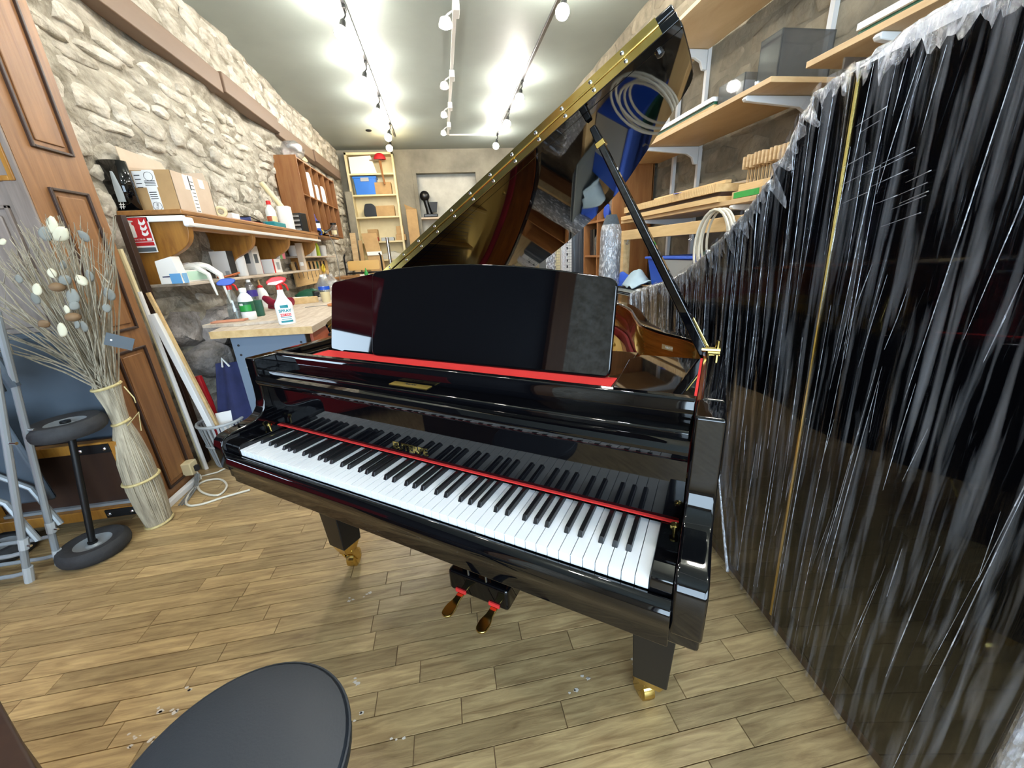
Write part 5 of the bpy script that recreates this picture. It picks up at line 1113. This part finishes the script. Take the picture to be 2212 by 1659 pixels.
# ================================================================ far wall: cream bookcase
FY = YF-.26
bcx0, bcx1 = -1.67, -.74
fb_ = thing('cream_bookcase', 'tall cream painted bookcase against the end wall', 'bookcase', (bcx0, FY, 0))
Wd = bcx1-bcx0
for nm, b in (('side_panel',(0,.04,0,.25,0,3.25)),('side_panel',(Wd-.04,Wd,0,.25,0,3.25)),('top_board',(0,Wd,0,.25,3.21,3.25)),('back_panel',(.0,Wd,.235,.25,0,3.25))): part(fb_, nm, MB().box(*b), K['cream'], bevel=.002)
SZ = [2.83, 2.36, 1.95, 1.53, 1.22, .7]
SZ = []
for v in (374, 420, 468, 522, 562): SZ.append(aty(800, v, FY).z)
for z in SZ+[SZ[-1]-.45]: part(fb_, 'shelf_board', MB().box(.04,Wd-.04,.005,.235,z-.03,z), K['cream'])
def bx_on(name, label, u0, u1, k, h, m, d=.18, cat='box', dy=.02):
    x0, x1 = aty(u0, 440, FY+dy).x, aty(u1, 440, FY+dy).x
    return one(name, label, cat, MB().box(0,x1-x0,0,d,0,h), m, loc=(x0, FY+dy, SZ[k]), bevel=.006)
cr = thing('blue_crate', 'blue plastic crate on the second shelf of the cream bookcase', 'crate', (-1.575, FY+.03, SZ[1]))
part(cr, 'body', MB().hexa([(.02,0,0),(.42,0,0),(.42,.2,0),(.02,.2,0)],[(0,-.01,.32),(.44,-.01,.32),(.44,.22,.32),(0,.22,.32)]), K['cratelue'], bevel=.01)
part(cr, 'rim', MB().box(-.012,.452,-.02,.225,.295,.33), K['cratelue'], bevel=.006)
part(cr, 'handle', MB().box(.14,.30,-.026,-.01,.24,.31), K['greyplastic'], bevel=.006)
bx_on('parcel_box', 'taped cardboard parcel beside the blue crate', 815, 850, 1, .22, K['card'])
bx_on('open_carton', 'open cardboard box with torn flaps on the third shelf of the bookcase', 810, 850, 2, .2, K['card'])
one('black_speakers', 'pair of small black speakers on the third bookcase shelf', 'speakers', MB().prism(rounded([(-.14,0),(.14,0),(.13,.14),(.05,.25),(-.1,.25),(-.14,.12)],.04,4), 0,.15,'y'), K['black_dull'], loc=(-1.33,FY+.03,SZ[2]), bevel=.01)
bx_on('brown_carton', 'brown open carton on the fourth bookcase shelf', 784, 806, 3, .24, K['card'])
bx_on('small_carton', 'small cardboard box on the fourth bookcase shelf', 845, 867, 3, .12, K['card'])
one('stacked_carton', 'little labelled box stacked on the small cardboard box', 'box', MB().box(0,.15,0,.12,0,.16), K['card'], loc=(aty(848,440,FY+.03).x, FY+.03, SZ[3]+.121), bevel=.003)
bx_on('grey_tray', 'flat grey tray on the fourth bookcase shelf', 812, 840, 3, .07, K['greyplastic'])
bx_on('dark_red_case', 'dark red case on the fourth bookcase shelf', 790, 806, 3, .08, K['darkfelt'], dy=-.01, d=.02)
t = thing('paper_stack', 'leaning stack of pale card sheets on the top bookcase shelf', 'stack', (-1.6, FY+.03, SZ[0]))
for k in range(4): part(t, 'sheet', MB().hexa([(0,.02*k,0),(.5-.03*k,.02*k,0),(.5-.03*k,.02*k+.008,0),(0,.02*k+.008,0)],[(-.0,.02*k+.03,.3),(.42-.03*k,.02*k+.03,.32),(.42-.03*k,.02*k+.04,.32),(-.0,.02*k+.04,.3)]), K['paper'])
t = thing('cloth_hat', 'red cloth hat with a brown strap hung at the top of the bookcase', 'hat', (-1.0, FY-.02, SZ[0]+.03))
part(t, 'crown', MB().grid(lambda a, b: (.12*math.sin(b*PI/2)*math.cos(a*2*PI), .06*math.sin(b*PI/2)*math.sin(a*2*PI), .2+.12*math.cos(b*PI/2)), 16, 6), K['signred'])
part(t, 'strap', MB().tube([(0,-.02,.18),(.01,-.03,.0),(.03,-.03,-.25)], [.03,.02,.02], 6), K['brownply'])
part(t, 'brim', MB().lathe([(.001,.2),(.13,.19),(.001,.185)], (-.08,0,0), 14, sy=.6), K['card_pale'])
one('cloth_pile', 'pale crumpled cloth pile on the lowest visible bookcase shelf', 'cloth', MB().grid(lambda a, b: (.28*math.sin(b*PI/2)*math.cos(a*2*PI), .1*math.sin(b*PI/2)*math.sin(a*2*PI), .14*math.cos(b*PI/2)*(1+.4*noise.noise((a*6,b*4,3)))), 20, 6), K['whitewash'], loc=(-1.05,FY+.12,SZ[4]))
t = thing('cardboard_tube_box', 'tall upright cardboard carton beside the cream bookcase', 'carton', (-.52, YF-.16, 0))
part(t, 'carton', MB().box(-.11,.11,-.07,.07,0,2.2), K['card'], bevel=.004)
part(t, 'flap', MB().hexa([(-.11,-.07,2.2),(.11,-.07,2.2),(.11,-.066,2.2),(-.11,-.066,2.2)],[(-.13,-.1,2.3),(-.02,-.1,2.25),(-.02,-.096,2.25),(-.13,-.096,2.3)]), K['card'])
cm = thing('coffee_machine', 'black coffee machine on the niche shelf in the end wall', 'coffee machine', (-.13, YF+.1, 2.055))
part(cm, 'base', MB().box(-.15,.15,-.1,.1,0,.07), K['black_dull'], bevel=.02)
part(cm, 'body', MB().tube([(-.02,.03,.06),(-.05,.03,.2),(-.08,.02,.36)], [.07,.055,.06], 12), K['black_dull'])
part(cm, 'head', MB().sphere((-.09,0,.43),.105,14,10,(1,.8,1)), K['black_dull'])
part(cm, 'drip_tray', MB().taper((.08,-.02),.1,.3,.05,.06,.09,.07), K['iron'])
one('niche_papers', 'dark stack of papers on the lower niche shelf', 'papers', MB().box(-.16,.16,-.1,.1,0,.06), K['iron'], loc=(-.12,YF+.12,1.366), bevel=.004)
one('niche_box', 'pale small box on the niche shelf behind the lid', 'box', MB().box(-.12,.12,-.08,.08,0,.18), K['whitewash'], loc=(.72,YF+.15,2.055), bevel=.004)
# planks and long carton leaning at the far left corner
for k, (x, m, l, w, lb) in enumerate(((-1.72,K['pine'],1.75,.10,'pale pine plank leaning in the far corner'),(-1.62,K['card'],1.62,.07,'thin tan board leaning in the far corner'),(-1.78,K['darkwood'],1.5,.05,'dark brown board leaning in the far corner'),(-1.80,K['concrete'],2.55,.13,'tall grey corrugated sheet leaning in the far corner'))):
    y0 = 7.9+.2*k
    one('leaning_board', lb, 'board', MB().hexa([(-w/2,0,0),(w/2,0,0),(w/2,.03,0),(-w/2,.03,0)],[(-w/2-.03,.35,l),(w/2-.03,.35,l),(w/2-.03,.38,l),(-w/2-.03,.38,l)]), m, loc=(x+(.12,.1,.08,.14)[k],y0,0))
t = thing('long_carton', 'long cardboard carton with a white strap leaning before the bookcase', 'carton', (-1.10, 8.0, 0), .1)
part(t, 'carton', MB().hexa([(-.14,0,0),(.14,0,0),(.14,.14,0),(-.14,.14,0)],[(-.36,.55,1.75),(-.08,.55,1.75),(-.08,.69,1.75),(-.36,.69,1.75)]), K['card'], bevel=.004)
part(t, 'strap', MB().hexa([(-.297,.40,1.33),(-.02,.40,1.33),(-.02,.56,1.33),(-.297,.56,1.33)],[(-.305,.42,1.4),(-.028,.42,1.4),(-.028,.58,1.4),(-.305,.58,1.4)]), K['paper'])
# school chair and table at the back
ft = thing('back_table', 'plain wooden table at the back of the room with papers on it', 'table', (-1.15, 6.75, 0))
part(ft, 'top', MB().box(-.5,.45,-.35,.35,.99,1.025), K['oakshelf'], bevel=.003)
for sx in (-.45,.4):
    for sy in (-.3,.3): part(ft, 'leg', MB().box(sx-.03,sx+.03,sy-.03,sy+.03,0,.99), K['oakshelf'])
one('paper_sheets', 'loose white sheets on the back table', 'paper', MB().box(-.2,.2,-.12,.12,0,.01), K['paper'], loc=(-1.1,6.62,1.025), rz=.2)
one('green_glue_tube', 'small green glue tube standing on the back table', 'tube', MB().lathe([(.03,0),(.03,.04),(.012,.07),(.006,.11),(.001,.11)]), K['green'], loc=(-1.18,6.5,1.025))
fc = thing('school_chair', 'school chair with yellow plywood back stood up on the back table', 'chair', (-1.28, 6.95, 1.025))
part(fc, 'backrest', MB().prism(rounded([(-.25,.07),(.25,.07),(.25,.22),(-.25,.22)],.03,4), -.008,.008,'y'), mat('yellow_ply', s(214,174,100), .4), bevel=.003)
for sx in (-.29,.29): part(fc, 'frame_tube', MB().tube([(sx,.0,.0),(sx,.01,.28),(sx*.93,.01,.33)], .014, 8), K['black_dull'])
part(fc, 'seat', MB().box(-.22,.22,.03,.36,.02,.035), K['black_dull'])
part(fc, 'cross_tube', MB().cyl((-.29,0,.03),(.29,0,.03),.014), K['black_dull'])
one('chrome_post', 'chrome post standing behind the school chair', 'post', MB().cyl((0,0,0),(0,0,1.60),.03), K['chrome'], loc=(-.90,7.4,0))
# ================================================================ left foreground
# folding chair in grey tube
fcx = thing('folding_chair', 'folded grey tubular metal chair standing by the panelled door', 'chair', (-1.90, 1.70, 0))
FCO = Vector((-1.90,1.70,0))
def wpt(u, v, y): return aty(u, v, y)-FCO
def foot(p): return atz(p[0], p[1], 0.0)-FCO
A0, B0 = foot((65,1256)), foot((130,1218))
def up(base, u, v): q = aty(u, v, base.y+FCO.y+.03); return q-FCO
Lg = [('front',A0,(0,862)),('back',B0,(33,835))]
for nm, b, (u, v) in Lg:
    t_ = up(b, u, v)
    part(fcx, 'leg_tube', MB().tube([b+Vector((0,0,.02)), t_, t_+(t_-b)*.35], .0125, 10), K['greymetal'])
    part(fcx, 'foot_cap', MB().tube([b, b+(t_-b)*.09], .016, 10), K['greyplastic'])
    part(fcx, 'clip', MB().tube([b+(t_-b)*.2, b+(t_-b)*.26], .0165, 8), K['greyplastic'])
    part(fcx, 'bolt', MB().cyl(b+(t_-b)*.22, b+(t_-b)*.22+Vector((.035,-.01,0)), .005, n=8), K['chrome'])
    part(fcx, 'bolt', MB().cyl(b+(t_-b)*.78, b+(t_-b)*.78+Vector((.04,-.01,0)), .006, n=8), K['chrome'])
    e = b+(t_-b)*.42
    part(fcx, 'brace_tube', MB().tube([e+Vector((.0,.01,-.16)), e+Vector((-.05,.02,.03)), e+Vector((-.22,.03,.16)), e+Vector((-.4,.04,.2))], .0115, 8), K['greymetal'])
    for dz in (.06,.18): part(fcx, 'crossbar', MB().tube([b+(t_-b)*dz*1.0, b+(t_-b)*dz+Vector((-.05,-.005,-.006)), b+(t_-b)*dz+Vector((-.6,-.01,-.006))], .009, 8), K['greymetal'])
tb0 = up(B0, 33, 835)
part(fcx, 'back_tube', MB().tube([tb0+Vector((0,0,0)), tb0+Vector((-.012,0,.10)), tb0+Vector((-.05,.0,.17)), tb0+Vector((-.12,0,.205)), tb0+Vector((-.5,0,.21))], .017, 10), K['slate'])
part(fcx, 'backrest', MB().grid(lambda a, b: (tb0.x-.05-.5*a, tb0.y+.01, tb0.z-.02+.18*b), 8, 4), K['slate'], solid=.012)
part(fcx, 'seat', MB().hexa([tb0+Vector((-.55,.03,-.55)),tb0+Vector((-.10,.03,-.55)),tb0+Vector((-.10,.06,-.55)),tb0+Vector((-.55,.06,-.55))],[tb0+Vector((-.55,.03,-.12)),tb0+Vector((-.14,.03,-.12)),tb0+Vector((-.14,.06,-.12)),tb0+Vector((-.55,.06,-.12))]), K['slate'], bevel=.02)
# slate board leaning on the door
sb = thing('slate_board', 'large dark blue grey board leaning on the panelled door', 'board', (-2.2, 2.035, 0))
part(sb, 'board', MB().hexa([(-.6,0,.3),(.62,0,.3),(.62,.02,.3),(-.6,.02,.3)],[(-.6,.03,1.0),(.50,.03,1.0),(.50,.05,1.0),(-.6,.05,1.0)]), K['slate'], bevel=.006)
part(sb, 'top_rail', MB().box(-.6,.50,.025,.055,.995,1.02), K['slate'], bevel=.004)
for x in (-.5,.50): part(sb, 'stand_leg', MB().tube([(x,.03,.95),(x+.1,-.01,.4),(x+.12,-.02,0)], .014, 8), K['iron'])
# dolly on its side
do = thing('dolly', 'wooden dolly with black pneumatic wheels stood up on its side', 'dolly', (-1.80, 1.95, 0))
def wheel(c, name_lbl):
    w = part(do, 'tyre', MB().lathe([(.068,-.026),(.09,-.036),(.112,-.034),(.125,-.022),(.129,-.008),(.129,.008),(.125,.022),(.112,.034),(.09,.036),(.068,.026),(.068,-.026)], c, 28), K['rubber'], label=name_lbl)
    part(w, 'rim', MB().lathe([(.02,-.02),(.03,-.012),(.05,-.014),(.068,-.024),(.07,0),(.068,.024),(.05,.014),(.03,.012),(.02,.02)], c, 24), K['greymetal'])
    part(w, 'hub', MB().cyl((c[0],c[1],c[2]-.03),(c[0],c[1],c[2]+.03),.018), K['iron'])
wb0 = atz(205,1180,.036)-Vector((-1.80,1.95,0)); wb0.z = .037
wt0 = aty(146,922,1.88)-Vector((-1.80,1.95,0))
wheel(tuple(wb0), 'lower rubber wheel flat on the floor'); wheel(tuple(wt0), 'upper rubber wheel')
part(do, 'axle', MB().cyl(wb0+Vector((0,0,.03)), wt0-Vector((0,0,.03)), .013, n=12), K['iron'])
fx0, fx1, fz0, fz1 = -.50, .20, .085, .50
fyd = .0
for nm, b in (('frame_rail',(fx0,fx1,fyd,fyd+.045,fz0,fz0+.055)),('frame_rail',(fx0,fx1,fyd,fyd+.045,fz1-.05,fz1)),('frame_post',(fx1-.06,fx1,fyd-.004,fyd+.049,fz0,fz1)),('frame_post',(fx0,fx0+.05,fyd-.004,fyd+.049,fz0,fz1))): part(do, nm, MB().box(*b), K['corbel'], bevel=.006)
part(do, 'deck_panel', MB().box(fx0,fx1,fyd+.05,fyd+.06,fz0,fz1), K['darkwood'])
part(do, 'silver_edge', MB().box(fx0,fx1-.06,fyd+.03,fyd+.05,fz0+.056,fz0+.07), K['greymetal'])
for z in (fz0+.03, fz1-.03):
    pl2 = part(do, 'axle_plate', MB().box(wb0.x-.05+.02,wb0.x+.11,fyd-.008,fyd,z-.022,z+.022), K['iron'], bevel=.002)
    for dx in (-.01,.09): part(pl2, 'bolt_head', MB().lathe([(.009,0),(.009,.005),(.004,.008),(.001,.008)], (wb0.x+dx,fyd-.008,z), 10, 'y'), K['chrome'])
w3 = atz(20,1190,.036)-Vector((-1.80,1.95,0)); wheel((w3.x-.06, w3.y+.02, .037), 'second lower rubber wheel')
# dried bouquet
bo = thing('dried_bouquet', 'tall dried reed bouquet tied with raffia standing by the panelling', 'bouquet', (-1.57, 1.99, 0))
BO = Vector((-1.57,1.99,0))
axis_px = [(345,1128),(322,1075),(300,1020),(276,955),(262,912),(245,870),(230,835)]
ax = [aty(u,v,1.99)-BO for u,v in axis_px]
rad = [.052,.066,.066,.05,.026,.034,.045]
rb = random.Random(15)
ax[0].z = 0
bun = MB()
def lerp_path(pts, t):
    k = min(int(t*(len(pts)-1)), len(pts)-2); return pts[k].lerp(pts[k+1], t*(len(pts)-1)-k)
def lr(t):
    k = min(int(t*(len(rad)-1)), len(rad)-2); f = t*(len(rad)-1)-k; return rad[k]*(1-f)+rad[k+1]*f
for k in range(70):
    a = 2*PI*k/70+rb.uniform(-.05,.05)
    bun.tube([lerp_path(ax,t)+Vector((math.cos(a),math.sin(a),0))*lr(t)*rb.uniform(.95,1.02) for t in (0,.12,.25,.4,.55,.66,.8,.92,1)], rb.uniform(.0035,.0055), 5, False)
part(bo, 'reed_bundle', bun, K['reed'], kind='stuff')
core = MB().tube([lerp_path(ax,t/12) for t in range(13)], [lr(t/12)*.94 for t in range(13)], 20); part(bo, 'reed_core', core, K['reed'])
for t, nm in ((0,'raffia_band'),(.29,'raffia_band'),(.66,'raffia_band'),(.99,'raffia_band')):
    c = lerp_path(ax,t); r_ = lr(t)+.006
    part(bo, nm, MB().tube([c+Vector((r_*math.cos(q*PI/10),r_*math.sin(q*PI/10),.006+.008*math.sin(q*PI/10+1))) for q in range(21)], .007, 6), K['raffia'])
topb = ax[-1]; stm = MB()
tips = []
for k in range(150):
    u = rb.gauss(115, 85); u = max(-120, min(245, u)); v = rb.uniform(462, 560)+max(0,(60-u))*.45+ (40 if rb.random() < .25 else 0)
    yy = 1.99+rb.uniform(-.28,.12)
    tip = aty(u, v, yy)-BO
    if rb.random() < .12: tip = (aty(rb.uniform(-100,40), rb.uniform(640,760), yy)-BO)
    a = rb.uniform(0,2*PI); st0 = topb+Vector((math.cos(a),math.sin(a),0))*.045*rb.random()**.5
    mid = st0.lerp(tip,.5)+Vector((rb.uniform(-.02,.02),rb.uniform(-.02,.02),.03))
    r_ = rb.uniform(.0015,.0032)
    stm.tube([st0, st0.lerp(mid,.6)+Vector((0,0,.01)), mid, mid.lerp(tip,.6)+Vector((rb.uniform(-.015,.015),0,0)), tip], [r_*1.3,r_*1.2,r_,r_*.9,r_*.4], 4, False)
    tips.append((st0, mid, tip))
    if rb.random() < .5:
        q = mid.lerp(tip,.7); stm.tube([q, q+Vector((rb.uniform(-.06,.06),rb.uniform(-.03,.03),rb.uniform(.04,.10)))], [r_*.7,r_*.3], 4, False)
part(bo, 'stems', stm, K['reed'], kind='stuff')
def leaf_(u, v, sz, m, rot, nm='leaf'):
    sz *= .72
    c = aty(u, v, 1.80)-BO
    M_ = Matrix.Translation(c) @ Matrix.Rotation(rot,4,'Y') @ Matrix.Rotation(rb.uniform(-.5,.5),4,'Z')
    part(bo, nm, MB().grid(lambda a, b: ((a-.5)*sz*.75*math.sin(PI*(.08+.9*b))**.7, .25*sz*((a-.5)**2)*2-.1*sz*b, (b-.5)*sz), 6, 6).xf(M_), m, solid=.002)
for u, v, z_, m, ro in ((110,485,.085,K['leafcream'],.5),(130,505,.09,K['leafcream'],.9),(98,505,.07,K['leafgrey'],.2),(180,510,.06,K['leafgrey'],-.4),(5,522,.04,K['leafcream'],1.2),(135,572,.05,K['leafgrey'],.6),(140,605,.07,K['leafgrey'],1.1),(192,595,.06,K['leafgrey'],.2),(112,590,.05,K['leafcream'],.1),(78,625,.07,K['leafcream'],.6),(75,645,.06,K['leafgrey'],.1),(155,640,.09,K['leafgrey'],.5),(235,635,.07,K['leafgrey'],.0),(230,665,.05,K['leafgrey'],.3),(143,668,.045,K['leafcream'],.3),(132,712,.08,K['leafcream'],.4),(175,605,.06,K['leafcream'],-.4),(95,700,.06,K['podbrown'],1.2),(180,705,.06,K['leafgrey'],.2),(40,602,.045,K['leafgrey'],.3),(160,660,.06,K['leafgrey'],.9),(165,700,.05,K['leafgrey'],.5)): leaf_(u,v,z_,m,ro)
for u, v in ((124,620),(158,685)): part(bo, 'seed_pod', MB().sphere(tuple(aty(u,v,1.80)-BO), .022, 12, 8, (1.15,1,.8)), K['podbrown'])
c = aty(258,738,1.88)-BO
tg_ = part(bo, 'card_tag', MB().box(-.045,.045,-.001,.001,-.028,.028).xf(Matrix.Translation(c) @ Matrix.Rotation(.5,4,'Y') @ Matrix.Rotation(.3,4,'Z')), K['signgrey'], label='dark grey paper tag')
part(tg_, 'eyelet', MB().lathe([(.004,0),(.004,.002),(.001,.002)], (-.025,-.0015,-.0), 8, 'y').xf(Matrix.Translation(c) @ Matrix.Rotation(.5,4,'Y') @ Matrix.Rotation(.3,4,'Z')), K['paper'])
for q0, q1, q2 in (((268,835),(290,860),(293,870)),((275,920),(300,890),(305,930))):
    part(bo, 'raffia_end', MB().tube([aty(*q0,1.98)-BO, aty(*q1,1.95)-BO, aty(*q2,1.95)-BO], .0025, 5), K['raffia'])
# round stool
so_ = thing('round_stool', 'round black padded stool before the keyboard', 'stool', (-.415, .452, 0))
part(so_, 'cushion', MB().lathe([(.001,.452),(.165,.452),(.172,.458),(.176,.47),(.176,.487),(.170,.496),(.14,.502),(.07,.505),(.001,.506)], n=48), K['seat'])
part(so_, 'piping', MB().tube([(.1755*math.cos(k*PI/32),.1755*math.sin(k*PI/32),.490) for k in range(65)], .0028, 6), K['seat'])
part(so_, 'seat_board', MB().lathe([(.001,.436),(.155,.436),(.16,.452),(.001,.453)], n=32), K['black_dull'])
part(so_, 'column', MB().cyl((0,0,.10),(0,0,.44),.024,n=16), K['iron'])
for k in range(4):
    a = k*PI/2+.6; part(so_, 'leg', MB().tube([(0,0,.16),(.08*math.cos(a),.08*math.sin(a),.13),(.17*math.cos(a),.17*math.sin(a),.015),(.18*math.cos(a),.18*math.sin(a),.008)], [.02,.018,.013,.012], 8), K['iron'])
# dark cabinet corner at the photographer's left
dcx = thing('dark_chest', 'low dark brown wooden chest on the floor left of the stool', 'chest', (-.70,.476,0), math.radians(-37.7))
part(dcx, 'body', MB().box(-.5,.0,-.45,.0,0.02,.46), K['darkwood'], bevel=.006)
part(dcx, 'top', MB().box(-.51,.012,-.46,.012,.46,.485), K['darkwood'], bevel=.005)
for x in (-.46,-.04):
    for y in (-.41,-.04): part(dcx, 'foot', MB().box(x-.02,x+.02,y-.02,y+.02,0,.02), K['darkwood'])
